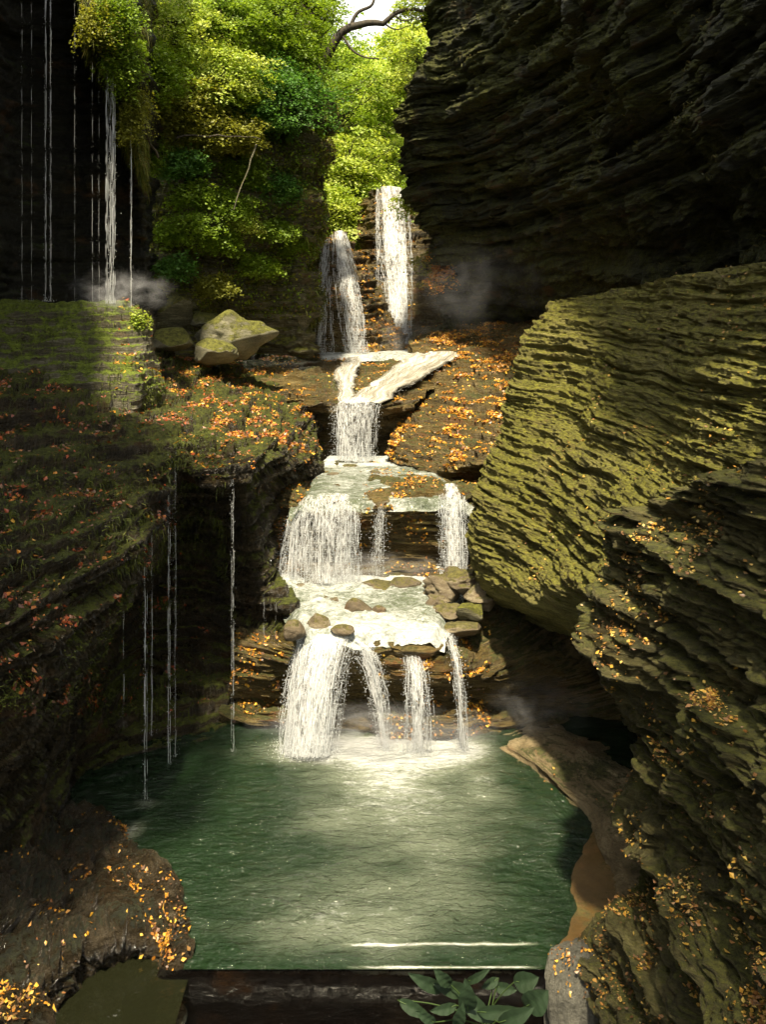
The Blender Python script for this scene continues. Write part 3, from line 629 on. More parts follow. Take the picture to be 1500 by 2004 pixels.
def waterfall(label, top, base, mats=('fall',), nstr=80, rad=.011, spray=250, seed=1, fallk=.75, mid=None, nu=60, wob=.03, group=None, spread=.3, name='waterfall'):
    g = np.random.default_rng(seed)
    m = 48; T = curve(top, nu); Bs = curve(base, nu); t = np.linspace(0, 1, m)
    Mi = curve(mid, nu) if mid is not None else None
    def pos(Tn, Bn, Mn, tt):
        tt = tt[None, :, None]; h = tt; v = fallk*tt**2+(1-fallk)*tt
        if Mn is None:
            q = Tn[:, None]*(1-h)+Bn[:, None]*h
            q[..., 2] = (Tn[:, None, 2]*(1-v[..., 0])+Bn[:, None, 2]*v[..., 0]); return q
        q = Tn[:, None]*(2*h*h-3*h+1)+Mn[:, None]*(4*h-4*h*h)+Bn[:, None]*(2*h*h-h); return q
    G = pos(T, Bs, Mi, t)
    run = name == 'waterfall' and T[0, 1] < 30
    if run:
        q = np.linspace(1, 0, 6)[:5]; R_ = T[:, None]+np.array([0, .55, .0])*q[None, :, None]+np.array([0, 0, .07])*(np.sin(q*1.6))[None, :, None]
        G = np.concatenate([R_, G], 1); t = np.concatenate([-q*.5/np.abs(T[0, 2]-Bs[0, 2]), t]); m = m+5
    e = empty(name, tuple(Bs[nu//2]), label, 'waterfall', group)
    ulen = np.concatenate([[0], np.cumsum(np.linalg.norm(np.diff((T+Bs)/2, axis=0), axis=1))])
    zlen = np.abs(T[0, 2]-Bs[0, 2])
    w = ulen[-1]; edge = np.minimum(ulen, w-ulen)/max(.04, min(.26, w*.35)); edge = np.clip(edge, 0, 1)
    dirv = (G[:, -1]-G[:, 0]).mean(0); dirv[2] = 0
    fw = np.array([0, -1, 0.])
    for j, mk in enumerate(mats):
        n3 = np.stack([ulen[:, None]*1.3+0*t[None], 0*ulen[:, None]+zlen*t[None]*.8, np.full((nu, m), j*9.+seed)], -1).reshape(-1, 3)
        Gj = G+fw*(.045*j)+(fw*.05*vnoise(n3, 3).reshape(nu, m, 1))
        if name == 'cascade':
            q3 = G.reshape(-1, 3); Gj = Gj+np.stack([.16*fbm(q3*np.array([.6, 2.5, 2.5]), 3, 140+seed), 0*q3[:, 0], .07*fbm(q3*3.5, 3, 150+seed)], -1).reshape(nu, m, 3)
        uv = np.stack([np.repeat(ulen, m)+j*7.3+seed*3.1, np.tile(t*zlen, nu)*1.0], 1)
        mesh('water_sheet', Gj.reshape(-1, 3), gfaces(nu, m), M[mk], e, True, uv=uv, attrs={'edge': np.repeat(edge, m)})
    nstr = int(nstr*.45)
    if nstr:
        mm = max(24, int(zlen*16)); tt = np.linspace(0, 1, mm); u = g.uniform(0, nu-1.01, nstr); i = u.astype(int); f = (u-i)[:, None]
        du = g.normal(0, spread*nu*.06, nstr); u2 = np.clip(u+du, 0, nu-1.01); i2 = u2.astype(int); f2_ = (u2-i2)[:, None]
        q = pos(T[i]*(1-f)+T[i+1]*f, Bs[i2]*(1-f2_)+Bs[i2+1]*f2_, None if Mi is None else Mi[i]*(1-f)+Mi[i+1]*f, tt)
        q[..., 0] += wob*vnoise(np.stack([np.broadcast_to(tt*zlen*2.2, (nstr, mm)), np.arange(nstr)[:, None]+0*tt, 0*tt+np.zeros((nstr, 1))], -1), 9)
        q[..., 1] -= g.uniform(.01, .12, (nstr, 1))*(1+0*tt)
        strands('strands', q, rad*.36*g.uniform(.4, 1.6, nstr), e, g, gap=.3)
    if spray:
        i = g.integers(0, nu, spray); c = Bs[i]+np.stack([g.normal(0, .10, spray), -np.abs(g.normal(0, .14, spray)), np.abs(g.normal(0, .16, spray))], 1)
        # drops thrown off the sheet on the way down as well
        sp2 = spray*5; j = g.integers(0, nu, sp2); tt = g.uniform(.03, 1, sp2)**.7; gi = (m-48+tt*47).astype(int); c2 = G[j, gi]+np.stack([g.normal(0, .05, sp2), -np.abs(g.normal(0, .07, sp2))-.03, 0*tt], 1)
        c = np.concatenate([c, c2]); drops('spray', c, .0045*g.uniform(.4, 1.6, len(c))*np.sqrt(np.clip(Bs[0, 1]/16, 1, 2)), e)
    return e
# lowest fall, left to right
waterfall('broad white waterfall at the left, spreading wide into the green pool', [(580,1262,16.5),(600,1242,16.2),(650,1244,16),(700,1254,15.95)], [(540,1480,15.7),(575,1478,15.35),(620,1478,15.3),(660,1476,15.5)], ('fall_thick', 'fall'), 230, .013, 900, 3, .8, wob=.06)
waterfall('curving white waterfall bending right around the lowest rock ledge into the pool', [(680,1252,16.0),(700,1256,15.95),(718,1266,15.95),(726,1278,15.95)], [(744,1472,15.75),(752,1474,15.7),(760,1473,15.7),(768,1471,15.75)], ('fall_thick',), 60, .011, 350, 4, .55, wob=.04, mid=[(712,1330,15.9),(725,1320,15.85),(740,1315,15.8),(752,1322,15.8)])
waterfall('stepped white waterfall in the middle of the lowest ledge, tumbling over orange leaves', [(788,1240,16.8),(795,1240,16.75),(802,1242,16.75),(808,1246,16.75)], [(790,1470,15.65),(808,1472,15.6),(828,1472,15.6),(846,1470,15.65)], ('fall', 'fall_thin'), 100, .011, 420, 5, .4, wob=.05, mid=[(792,1322,15.75),(806,1318,15.7),(822,1320,15.7),(838,1326,15.75)])
waterfall('slim white waterfall furthest right along the lowest ledge above the pool', [(862,1232,16.9),(868,1232,16.85),(875,1234,16.85)], [(898,1468,15.75),(907,1469,15.7),(918,1468,15.75)], ('fall', ), 46, .010, 200, 6, .4, wob=.03, mid=[(884,1290,15.85),(892,1289,15.82),(902,1292,15.85)])
# middle falls
waterfall('wide lacy waterfall at the left of the middle rock step', [(566,1012,19.5),(590,990,19.2),(630,982,19.0),(675,984,19.0),(700,998,19.1)], [(545,1126,19.0),(580,1136,18.75),(630,1140,18.6),(675,1140,18.65),(706,1132,18.8)], ('fall_thin', 'fall_thin'), 260, .012, 900, 7, .75, nu=90, wob=.03)
waterfall('narrow waterfall in the centre of the middle rock step between two wider ones', [(738,993,19.2),(748,990,19.15),(757,993,19.2)], [(720,1128,18.9),(738,1131,18.85),(754,1130,18.9)], ('fall_thin',), 46, .009, 130, 8, .6)
waterfall('white waterfall pouring beside the pale green wall at the right of the middle step', [(858,968,19.4),(875,962,19.3),(895,962,19.3),(912,972,19.4)], [(862,1130,18.8),(880,1134,18.7),(900,1134,18.7),(915,1128,18.8)], ('fall', 'fall_thin'), 130, .012, 600, 9, .7)
# third fall and its slides
waterfall('square white waterfall dropping in front of the dark alcove', [(650,790,24.3),(680,786,24.1),(715,785,24.1),(746,787,24.2)], [(649,899,23.8),(680,902,23.7),(710,902,23.7),(736,900,23.8)], ('fall_thin', 'fall'), 170, .014, 420, 10, .75)
waterfall('small twisting cascade running down the left side above the square waterfall', [(672,699,29.3),(692,699,29.2),(716,699,29.2)], [(664,788,24.2),(682,788,24.1),(702,788,24.1)], ('slide',), 0, .012, 60, 11, 0., mid=[(655,737,26.6),(676,739,26.5),(700,742,26.5)], name='cascade')
waterfall('long smooth sheet of water sliding down the rock from right to the square waterfall', [(800,691,29.2),(840,689,29.1),(880,688,29.0),(912,692,28.8)], [(668,790,24.1),(700,787,24.05),(730,787,24.05),(752,789,24.1)], ('slide',), 0, .010, 60, 12, 0., mid=[(742,738,26.5),(775,733,26.4),(806,731,26.3),(836,738,26.3)], name='cascade', wob=.01)
# top falls
waterfall('left strand of the upper stepped waterfall beside the mossy cliff', [(628,478,33.6),(636,470,33.5),(646,466,33.5)], [(613,690,30.4),(624,692,30.3),(636,691,30.4)], ('fall', 'fall_thin'), 60, .016, 200, 13, .25, mid=[(622,580,31.4),(631,576,31.3),(642,574,31.3)])
waterfall('thin middle strand of the upper stepped waterfall over leafy rock', [(640,500,33.3),(643,500,33.3),(646,500,33.3)], [(643,690,30.5),(649,691,30.5),(655,690,30.5)], ('fall_thin',), 14, .013, 50, 14, .25, mid=[(642,590,31.3),(646,590,31.2),(651,590,31.2)])
waterfall('broad right strand of the upper stepped waterfall, slanting right over orange leaves', [(648,460,33.8),(660,452,33.7),(672,452,33.7),(682,466,33.8)], [(676,690,30.5),(692,692,30.4),(707,692,30.4),(720,690,30.5)], ('fall', 'fall_thin'), 130, .016, 420, 15, .25, mid=[(655,570,31.5),(672,566,31.4),(690,566,31.4),(706,574,31.5)])
waterfall('tallest waterfall at the back, falling out of bright green trees', [(738,368,38.3),(758,364,38),(778,366,38),(798,370,38.2)], [(768,688,33.3),(780,690,33.2),(792,690,33.2),(804,688,33.3)], ('fall', 'fall'), 150, .018, 700, 16, .3, mid=[(744,520,35.6),(766,520,35.3),(788,520,35.3),(808,520,35.5)])
waterfall('thin lacy strand down the left side of the tallest waterfall', [(735,372,38.3),(739,370,38.2),(744,370,38.2)], [(733,560,35.5),(740,560,35.4),(748,560,35.5)], ('fall_thin',), 18, .014, 60, 17, .3)

def thread(label, px, py0, Y, py1, rad, n=3, width=.05, group=None, seed=0, bright=1):
    g = np.random.default_rng(seed+200)
    top = np.array(P(px, py0, Y)); bot = np.array(P(px, py1, Y)); L = top[2]-bot[2]; m = max(30, int(L*14))
    t = np.linspace(0, 1, m)
    q = top[None, None]*(1-t[None, :, None])+bot[None, None]*t[None, :, None]
    q = np.repeat(q, n, 0); q[..., 0] += g.uniform(-width, width, (n, 1))+.006*vnoise(np.stack([np.broadcast_to(t*L*4, (n, m)), np.arange(n)[:, None]+0*t, np.zeros((n, m))], -1), 3); q[..., 1] += g.uniform(-width, width, (n, 1))
    e = empty('water_thread', tuple(bot), label, 'water thread', group)
    strands('strands', q, rad*.5*g.uniform(.5, 1.1, n), e, g, gap=1.05)
    k = int(L*40*min(1, n/2)); c = top[None]*(1-(tt := g.uniform(0, 1, k))[:, None])+bot[None]*tt[:, None]; c[:, 0] += g.normal(0, width*.7, k)
    k2 = 26; c = np.concatenate([c, bot[None]+np.stack([g.normal(0, .05, k2), g.normal(0, .05, k2), np.abs(g.normal(0, .05, k2))], 1)])
    drops('droplets', c, rad*.5*g.uniform(.4, 1.2, k+k2), e, 2.2)
    return e
GT = 'thin threads of water dripping off the rocks'
thread('leftmost bright water thread falling from the mossy ledge to the pool', 283, 1000, 14.1, 1572, .009, 3, .035, GT, 1)
thread('thin water thread from the ledge tip just right of the leftmost bright one', 297, 998, 14.2, 1440, .006, 2, .02, GT, 2)
thread('bright double water thread from the notch in the ledge into the dark pool edge', 331, 888, 15.2, 1502, .009, 3, .03, GT, 3)
thread('fainter water thread running right beside the double one below the ledge notch', 342, 880, 15.3, 1480, .007, 2, .03, GT, 4)
thread('single bright water thread falling under the brown ledge tip left of the broad fall', 455, 938, 15.65, 1474, .009, 3, .03, GT, 5)
thread('very faint short water thread in the cave left of the bright ones', 241, 1165, 13.2, 1420, .004, 1, .01, GT, 6)
thread('tiny water thread dripping off the dark rock beside the white rapids, left one', 517, 1160, 16.9, 1262, .004, 2, .03, GT, 7)
thread('tiny water thread dripping off the dark rock nearest the white rapids', 539, 1168, 16.8, 1275, .005, 1, .01, GT, 8)
thread('thick bundle of water threads splashing onto the top of the mossy steps', 217, 128, 19.0, 594, .013, 14, .09, GT, 9)
thread('single water thread right of the thick bundle above the mossy steps', 256, 190, 19.4, 602, .010, 4, .03, GT, 10)
for j, (px, lab) in enumerate(((41, 'faint water thread nearest the left edge of the dark cliff'), (62, 'faint water thread second from the left edge of the dark cliff'), (88, 'pale pair of water threads against the black cliff, left of its twin'), (98, 'pale pair of water threads against the black cliff, right of its twin'), (146, 'dim water thread halfway between the pale pair and the thick bundle'), (180, 'dim water thread under the hanging moss, left of the thick bundle'), (192, 'faint water thread touching the left side of the thick bundle'))):
    thread(lab, px, -60 if px < 170 else 110, 18.9, 590, (.006, .005, .009, .009, .004, .005, .004)[j], (1, 1, 3, 3, 1, 1, 1)[j], .03, GT, 20+j)

# ================================================================ BOULDERS
def boulder(px, py, Y, rx, ry, rz, label, mat='boulder', name='boulder', seed=0, group=None, rot=0, rough=.34, cut=.5, sub=5, parent=None):
    import bmesh
    bm = bmesh.new(); bmesh.ops.create_icosphere(bm, subdivisions=sub, radius=1)
    V = np.array([v.co[:] for v in bm.verts]); Fc = np.array([[v.index for v in f.verts] for f in bm.faces]); bm.free()
    d = 1+rough*fbm(V*1.1+seed*3.7, 3, seed)+.08*fbm(V*3.5+seed, 3, seed+2)+.02*fbm(V*14, 3, seed+4)
    V = V*d[:, None]
    g = np.random.default_rng(seed+900)
    for k in range(11):         # broken facets
        nn = g.normal(0, 1, 3); nn /= np.linalg.norm(nn); h = V@nn; lim = g.uniform(.62, .95)
        V = V-np.outer(np.where(h > lim, (h-lim)*.85, 0), nn)
    V = V*np.array([rx, ry, rz]); c, s_ = math.cos(rot), math.sin(rot)
    V = np.stack([V[:, 0]*c-V[:, 2]*s_, V[:, 1], V[:, 0]*s_+V[:, 2]*c], 1)
    o = P(px, py, Y)
    return tag(mesh(name, V+np.array(o), Fc, M[mat], origin=o), label, 'rock', group)
boulder(445, 660, 24.6, 1.02, .9, .64, 'large smooth pale boulder, tallest of the three below the leafy cliff', seed=11, rough=.6)
boulder(418, 690, 23.6, .62, .55, .42, 'low rounded boulder leaning in front of the large smooth pale boulder', seed=2)
boulder(338, 664, 23.6, .72, .6, .34, 'flat brown boulder left of the large smooth pale boulder', seed=3)
boulder(400, 628, 25.2, .55, .5, .3, 'small grey boulder tucked behind the large smooth pale boulder', seed=4)
boulder(325, 612, 24.4, .75, .6, .55, 'dark mossy boulder against the cliff foot behind the flat brown boulder', 'mossrock', seed=5)
boulder(287, 640, 23.2, .28, .3, .35, 'small upright dark boulder beside the leaf covered steps', 'mossrock', seed=6)
GR = 'rocks in the rapids'
sr = [(620,1143,.30,.2,.07,'low mossy rock under the left end of the lacy waterfall'),(738,1152,.34,.28,.10,'flat pale rock in the rapids below the narrow middle waterfall'),
 (795,1150,.32,.25,.12,'rock heaped with orange leaves right of the flat pale rock'),(700,1198,.24,.22,.13,'round dark brown rock in the middle of the white rapids'),
 (740,1200,.12,.1,.07,'small pale stone touching the round dark brown rock'),(626,1225,.22,.2,.12,'grey rock at the brink above the broad pool waterfall'),
 (670,1238,.22,.15,.06,'long dark rock lying on the lip above the broad pool waterfall'),(655,1180,.1,.1,.05,'small brown stone in the foam left of the round dark brown rock'),
 (575,1240,.22,.2,.12,'dark wet rock at the far left of the lowest waterfall lip'),(585,1152,.12,.1,.05,'little stone at the left bank of the white rapids'),(632,1178,.09,.1,.05,'little wet stone left of the middle of the rapids')]
for i, (px, py, rx, ry, rz, lab) in enumerate(sr):
    q = PZ(px, py, 1.98); boulder(px, py-4, q[1], rx*1.15, ry, rz*1.7, lab, 'streamrock', 'stream_rock', 30+i, GR, sub=4)
for i, (px, py, rx, ry, rz, lab) in enumerate([(685,912,.22,.2,.07,'pale flat rock just below the square waterfall'),(735,925,.14,.12,.06,'small dark rock right of midstream below the square waterfall'),(652,928,.18,.14,.05,'low dark rock left of midstream below the square waterfall'),(650,978,.2,.16,.08,'dark rock on the brink of the lacy waterfall')]):
    q = PZ(px, py, 3.72); boulder(px, py, q[1], rx, ry, rz, lab, 'streamrock', 'stream_rock', 50+i, 'rocks below the square waterfall', sub=4)
GM_ = 'mossy rocks piled at the foot of the green wall'
for i, (px, py, Y, rx, ry, rz, lab, mt) in enumerate([
 (868,1152,18.0,.42,.4,.36,'big dark mossy rock beside the white water at the green wall','mossrock'),(905,1140,18.0,.38,.4,.3,'mossy rock wedged between the big dark one and the green wall','mossrock'),
 (832,1212,17.1,.30,.3,.16,'angular brown wet rock at the right end of the rapids','streamrock'),(880,1195,17.2,.32,.3,.16,'flat mossy rock right of the angular brown wet rock','mossrock'),
 (922,1195,17.0,.26,.25,.15,'bright yellow green moss covered rock on the right bank','boulder'),(905,1228,16.8,.42,.3,.15,'dark low rock below the bright moss covered rock','mossrock'),
 (945,1165,17.4,.35,.4,.3,'dark rock under the green wall edge behind the bright moss covered rock','mossrock'),(860,1178,17.5,.22,.2,.15,'small mossy rock in the gap under the big dark mossy rock','mossrock')]):
    boulder(px, py, Y, rx*1.15, ry, rz, lab, 'mossrock' if mt == 'boulder' else 'streamrock', 'mossy_rock', 60+i, GM_, rough=.6)
for i, (px, py, Y, rx, ry, rz, lab) in enumerate([(352,1942,10.62,.16,.2,.2,'dark wet stone at the left end of the pool lip'),(338,1990,10.5,.2,.2,.22,'dark wet stone at the bottom between the small pool and the lip rock'),(372,1915,10.75,.14,.14,.08,'small wet stone on the corner where slab and lip meet')]):
    boulder(px, py, Y, rx, ry, rz, lab, 'slab', 'stone', 90+i, rough=.7)
# leafy ledge slab on the lowest step
boulder(800, 1262, 16.25, .62, .45, .18, 'layered slab heaped with orange leaves above the stepped waterfall', 'bed', 'rock_slab', 80)

# ================================================================ FALLEN LEAVES, MOSS
def px_of(p): return 750+F*p[:, 0]/p[:, 1], HY-F*(p[:, 2]-H)/p[:, 1]
up = lambda n_, a=.35: sst(a, a+.3, n_[:, 2])
def clump(p, s, f=1.2, lo=0., hi=.35): return sst(lo, hi, fbm(p*f, 3, s))+.06
def LIT(name, G, n_, cnt, keep, seed, size, pal, label, flat=.3): return scatter(G, n_, cnt, lambda p, q: keep(p, q)*(.04+sst(-.05, .25, fbm(p*2.6, 3, seed+70)))*sst(.3, .7, q[:, 2]+.05), seed, size, pal, M['fallen'], name, label, 'fallen leaves', flat=flat)
LIT('leaf_litter', GD, nD, 34000, lambda p, n_: up(n_, .5)*clump(p, 1, 1.1, -.35, .1), 1, .11, AUT, 'orange leaf litter over the terraced slope right of the square waterfall')
def kLL(p, n_):
    x, y = px_of(p); w = sst(250, 480, x-(y-700)*.35)
    return up(n_, .6)*(.05+w)*clump(p, 2, 1.2, -.3, .2)*(p[:, 2] > 4)
LIT('leaf_litter', GLL, nLL, 19000, kLL, 2, .09, AUT+RED, 'orange leaf litter along the right edge of the mossy ledge')
def kLL2(p, n_):
    x, y = px_of(p); return up(n_, .25)*clump(p, 4, 2., -.1, .25)*(x < 420)*(y < 1400)
LIT('leaf_litter', GLL, nLL, 9000, kLL2, 3, .08, RED, 'dull red leaf litter scattered over the dark mossy ledge')
LIT('leaf_litter', GB4, nB4, 3500, lambda p, n_: up(n_, .15)*clump(p, 5, 1., -.3, .1), 5, .12, AUT, 'orange leaf litter on the steps between the two upper falls')
LIT('leaf_litter', GB5, nB5, 2500, lambda p, n_: up(n_, .1)*clump(p, 6, 1.), 6, .12, AUT, 'orange leaf litter on the rock behind the tallest waterfall')
LIT('leaf_litter', GB3, nB3, 6500, lambda p, n_: up(n_, .6)*clump(p, 7, 1.3, -.2, .2)*(p[:, 2] > 5), 7, .10, AUT, 'orange leaf litter on the ledges above the square waterfall')
LIT('leaf_litter', GSH, nSH, 1800, lambda p, n_: up(n_, .3)*clump(p, 8, 1.3), 8, .10, AUT, 'orange leaf litter on the shelf below the overhanging cliff')
def kB2(p, n_):
    x, y = px_of(p); return up(n_, .3)*(.15+np.exp(-((x-800)/70)**2)+np.exp(-((x-560)/35)**2))*clump(p, 9, 1.6, -.3, .2)
LIT('leaf_litter', GB2, nB2, 3200, kB2, 9, .09, AUT, 'orange leaf litter on the middle rock step around the falls')
def kB1(p, n_):
    x, y = px_of(p); return up(n_, .25)*((x > 725)*(x < 960)*1.+.5*(x < 570)*(y > 1240))*(y > 1215)*clump(p, 10, 1.6, -.4, .1)
LIT('leaf_litter', GB1, nB1, 2600, kB1, 10, .085, AUT, 'orange leaf litter on the lowest rock step above the pool')
LIT('leaf_litter', GC, nC, 8500, lambda p, n_: up(n_, .15)*clump(p, 11, 1.2, -.2, .25), 11, .055, YEL, 'yellow leaf litter caught on the slate ledges at the near right')
LIT('leaf_litter', GA, nA, 900, lambda p, n_: up(n_, .35)*clump(p, 12, 1.2)*(p[:, 1] < 16), 12, .06, YEL, 'sparse yellow leaf litter on the pale green wall')
def kSL(p, n_):
    x, y = px_of(p); return up(n_, .2)*(.25+1.5*np.exp(-(((x-345)/40)**2+((y-1800)/45)**2)))*clump(p, 13, 1.5)*(y > 1590)*(y < 1990)
LIT('leaf_litter', GSL, nSL, 900, kSL, 13, .065, AUT, 'orange leaf litter stuck to the wet slab at the near left')
LIT('leaf_litter', GNB, nNB, 260, lambda p, n_: 1+0*p[:, 0], 14, .07, YEL+AUT, 'yellow leaf litter on the corner rock at the bottom left')
LIT('leaf_litter', GRM, nRM, 140, lambda p, n_: up(n_, .4)*(p[:, 1] < 15), 15, .055, YEL, 'a few yellow leaves along the pool rim')
LIT('leaf_litter', GTG, nTG, 170, lambda p, n_: up(n_, .3), 16, .055, AUT, 'orange leaf litter on top of the grey fluted rock')
LIT('leaf_litter', GST, nST, 500, lambda p, n_: up(n_, .5)*(px_of(p)[0] > 225), 17, .09, RED+AUT, 'brown leaf litter at the right end of the mossy steps')

def blades(name, G, n_, cnt, keep, seed, ln, pal, label, droop=.6, w=.005):
    g = np.random.default_rng(seed+500); Pn = G.reshape(-1, 3); Nn = n_.reshape(-1, 3)
    a = np.linalg.norm(np.gradient(G, axis=0), axis=2)*np.linalg.norm(np.gradient(G, axis=1), axis=2)
    wt = a.ravel()*np.clip(keep(Pn, Nn), 0, None); wt /= wt.sum(); i = g.choice(len(Pn), cnt, p=wt)
    c = Pn[i]+g.normal(0, .02, (cnt, 3)); nr = Nn[i]+g.normal(0, .45, (cnt, 3)); L = (ln*g.uniform(.4, 1.3, cnt))[:, None]
    mid = c+nr*L*.5; tip = mid+nr*L*.25+np.array([0, 0, -1.])*L*droop
    sd = np.cross(nr, g.normal(0, 1, (cnt, 3))); sd /= np.linalg.norm(sd, axis=1, keepdims=True); sd *= w
    V = np.stack([c-sd, c+sd, mid+sd*.8, mid-sd*.8, tip], 1).reshape(-1, 3); k = np.arange(cnt)[:, None]*5
    pc = np.array(pal)[g.integers(0, len(pal), cnt)]*g.uniform(.6, 1.4, (cnt, 1))
    return tag(mesh(name, V, [k+np.array([[0, 1, 2, 3]]), k+np.array([[3, 2, 4]])], M['grass'], None, True, np.repeat(pc, 5, 0)), label, 'moss', kind='stuff')
MOS = [(.12, .15, .015), (.08, .11, .012), (.16, .18, .025), (.06, .07, .012)]
MOY = [(.17, .18, .02), (.12, .14, .02), (.20, .17, .03)]
def kmoss(p, n_):
    x, y = px_of(p); return sst(.05, .3, n_[:, 2]+.2)*sst(.10, .28, fbm(p*.9, 4, 600))*(x < 420)*(y < 1400)
blades('moss', GLL, nLL, 26000, kmoss, 1, .055, MOS, 'shaggy green moss growing over the dark left ledge')
def kedge(p, n_):
    x, y = px_of(p); return (n_[:, 2] < .5)*sst(-.05, .2, fbm(p*1.4, 3, 603))*(x < 500)*(y < 1120)*(y > 860)
blades('moss', GLL, nLL, 5000, kedge, 2, .10, MOS, 'green moss hanging from the lip of the left ledge', 1.)
blades('moss', GST, nST, 3000, lambda p, n_: sst(.6, .1, n_[:, 2])*sst(-.2, .15, fbm(p*1.5, 3, 605)), 3, .07, MOS, 'short green moss on the risers of the steps', .9, .010)
def khang(p, n_):
    x, y = px_of(p); b = 110+(x-180)*2.6
    return (x > 165)*(x < 285)*(y > -40)*(y < b)*sst(.0, .2, fbm(p*1.5, 3, 607)+.12)
blades('moss', GL, nL, 22000, khang, 4, .15, MOY+MOS[:2], 'long yellow green moss hanging over the upper left brow', 1.3, .012)
blades('moss', GM, nM, 26000, lambda p, n_: sst(-.1, .2, fbm(p*.8, 3, 609))*(px_of(p)[1] < 640), 5, .20, MOY+MOS, 'green moss and grass clothing the middle cliff', .9, .014)
blades('moss', GB, nB, 9000, lambda p, n_: sst(.05, .3, fbm(p*.7, 3, 613))*sst(-.3, .2, n_[:, 2]), 7, .10, [(.08, .08, .015), (.12, .10, .03)], 'dry olive moss tufts on the overhanging cliff', .8, .012)

# ================================================================ TREES AND SHRUBS
GREEN = dict(
 bright=[(.38, .50, .06), (.50, .60, .12), (.30, .44, .05), (.60, .68, .20), (.45, .52, .06)],
 mid=[(.22, .34, .025), (.28, .40, .035), (.16, .26, .02)],
 cool=[(.10, .24, .04), (.14, .30, .05), (.08, .18, .03)],
 olive=[(.26, .28, .035), (.32, .33, .05), (.19, .20, .025)],
 orange=[(.50, .22, .03), (.42, .15, .02), (.30, .25, .04)])
def tube(pts, r0, r1, seg=8):
    pts = np.array(pts); m = len(pts); V = []; rr = np.linspace(r0, r1, m)
    d = np.gradient(pts, axis=0); d /= np.linalg.norm(d, axis=1, keepdims=True)
    a = np.cross(d, np.array([.3, .9, .25])); a /= np.linalg.norm(a, axis=1, keepdims=True); b = np.cross(d, a)
    an = np.linspace(0, 2*math.pi, seg, endpoint=False)
    V = pts[:, None]+(a[:, None]*np.cos(an)[None, :, None]+b[:, None]*np.sin(an)[None, :, None])*rr[:, None, None]
    i = np.arange(m*seg).reshape(m, seg); j = np.roll(i, -1, 1)
    return V.reshape(-1, 3), np.stack([i[:-1], j[:-1], j[1:], i[1:]], -1).reshape(-1, 4)
def wiggle(p0, p1, m, amp, g, sag=0.):
    t = np.linspace(0, 1, m)[:, None]; p = np.array(p0)*(1-t)+np.array(p1)*t
    n_ = np.cumsum(g.normal(0, 1, (m, 3)), 0); n_ -= n_[0]+(n_[-1]-n_[0])*t; p = p+n_*amp/np.sqrt(m)
    p[:, 2] -= sag*4*t[:, 0]*(1-t[:, 0]); return p
def tree(base, cen, rad, nspray, per, pal, label, cat='tree', name='tree', leaf=.09, tr=.09, seed=0, group=None, spray=.5, branches=None, droop=.25):
    """trunk from base to crown, limbs to every few sprays, each spray a flat tier of leaves"""
    g = np.random.default_rng(seed+3000); base = np.array(base); cen = np.array(cen); rad = np.array(rad)
    e = empty(name, tuple(base), label, cat, group)
    Vs, Fs, o = [], [], 0
    def add(v, f):
        nonlocal o
        Vs.append(v); Fs.append(f+o); o += len(v)
    tp = wiggle(base, cen+np.array([0, 0, rad[2]*.4]), 10, np.linalg.norm(cen-base)*.08, g); add(*tube(tp, tr, tr*.25))
    nspray = int(nspray*1.7); per = int(per*.56)
    u = g.normal(0, 1, (nspray, 3)); u /= np.linalg.norm(u, axis=1, keepdims=True); rr = g.uniform(.2, 1.12, nspray)**.6
    bump = 1+.35*vnoise(u*1.7+seed, seed)
    sc_ = cen+u*rad*(rr*bump)[:, None]
    for s in sc_[::max(1, nspray//64)]:
        j = g.integers(3, 9); add(*tube(wiggle(tp[j], s, 6, .25, g, -.1), tr*.3, tr*.07, 5))
    if branches:
        for bp, a, b in branches: add(*tube(cr(np.array(bp), 14), a, b, 7))
    mesh('trunk', np.concatenate(Vs), np.concatenate(Fs), M['bark'], e)
    n = nspray*per; k = np.repeat(np.arange(nspray), per)
    srad = spray*g.uniform(.5, 1.5, nspray)
    r2 = np.sqrt(g.uniform(0, 1, n)); th = g.uniform(0, 2*math.pi, n)
    tilt = u[:, :2]*.35+g.normal(0, .2, (nspray, 2))
    x = r2*np.cos(th)*srad[k]; y = r2*np.sin(th)*srad[k]*.8
    z = -droop*(r2**2)*srad[k]-(x*tilt[k, 0]+y*tilt[k, 1])+g.normal(0, .06, n)
    c = sc_[k]+np.stack([x, y, z], 1)
    nr = np.stack([tilt[k, 0], tilt[k, 1], np.ones(n)], 1)
    pal = np.array(pal); pc = (pal[g.integers(0, len(pal), nspray)][k]*.6+pal[g.integers(0, len(pal), n)]*.4)*g.uniform(.75, 1.25, (n, 1))
    leaves('crown', c, nr, g, leaf, None, M['leaf'], flat=.45, parent=e, cols=pc, asp=.75)
    return e
GTB = 'trees behind the upper falls'
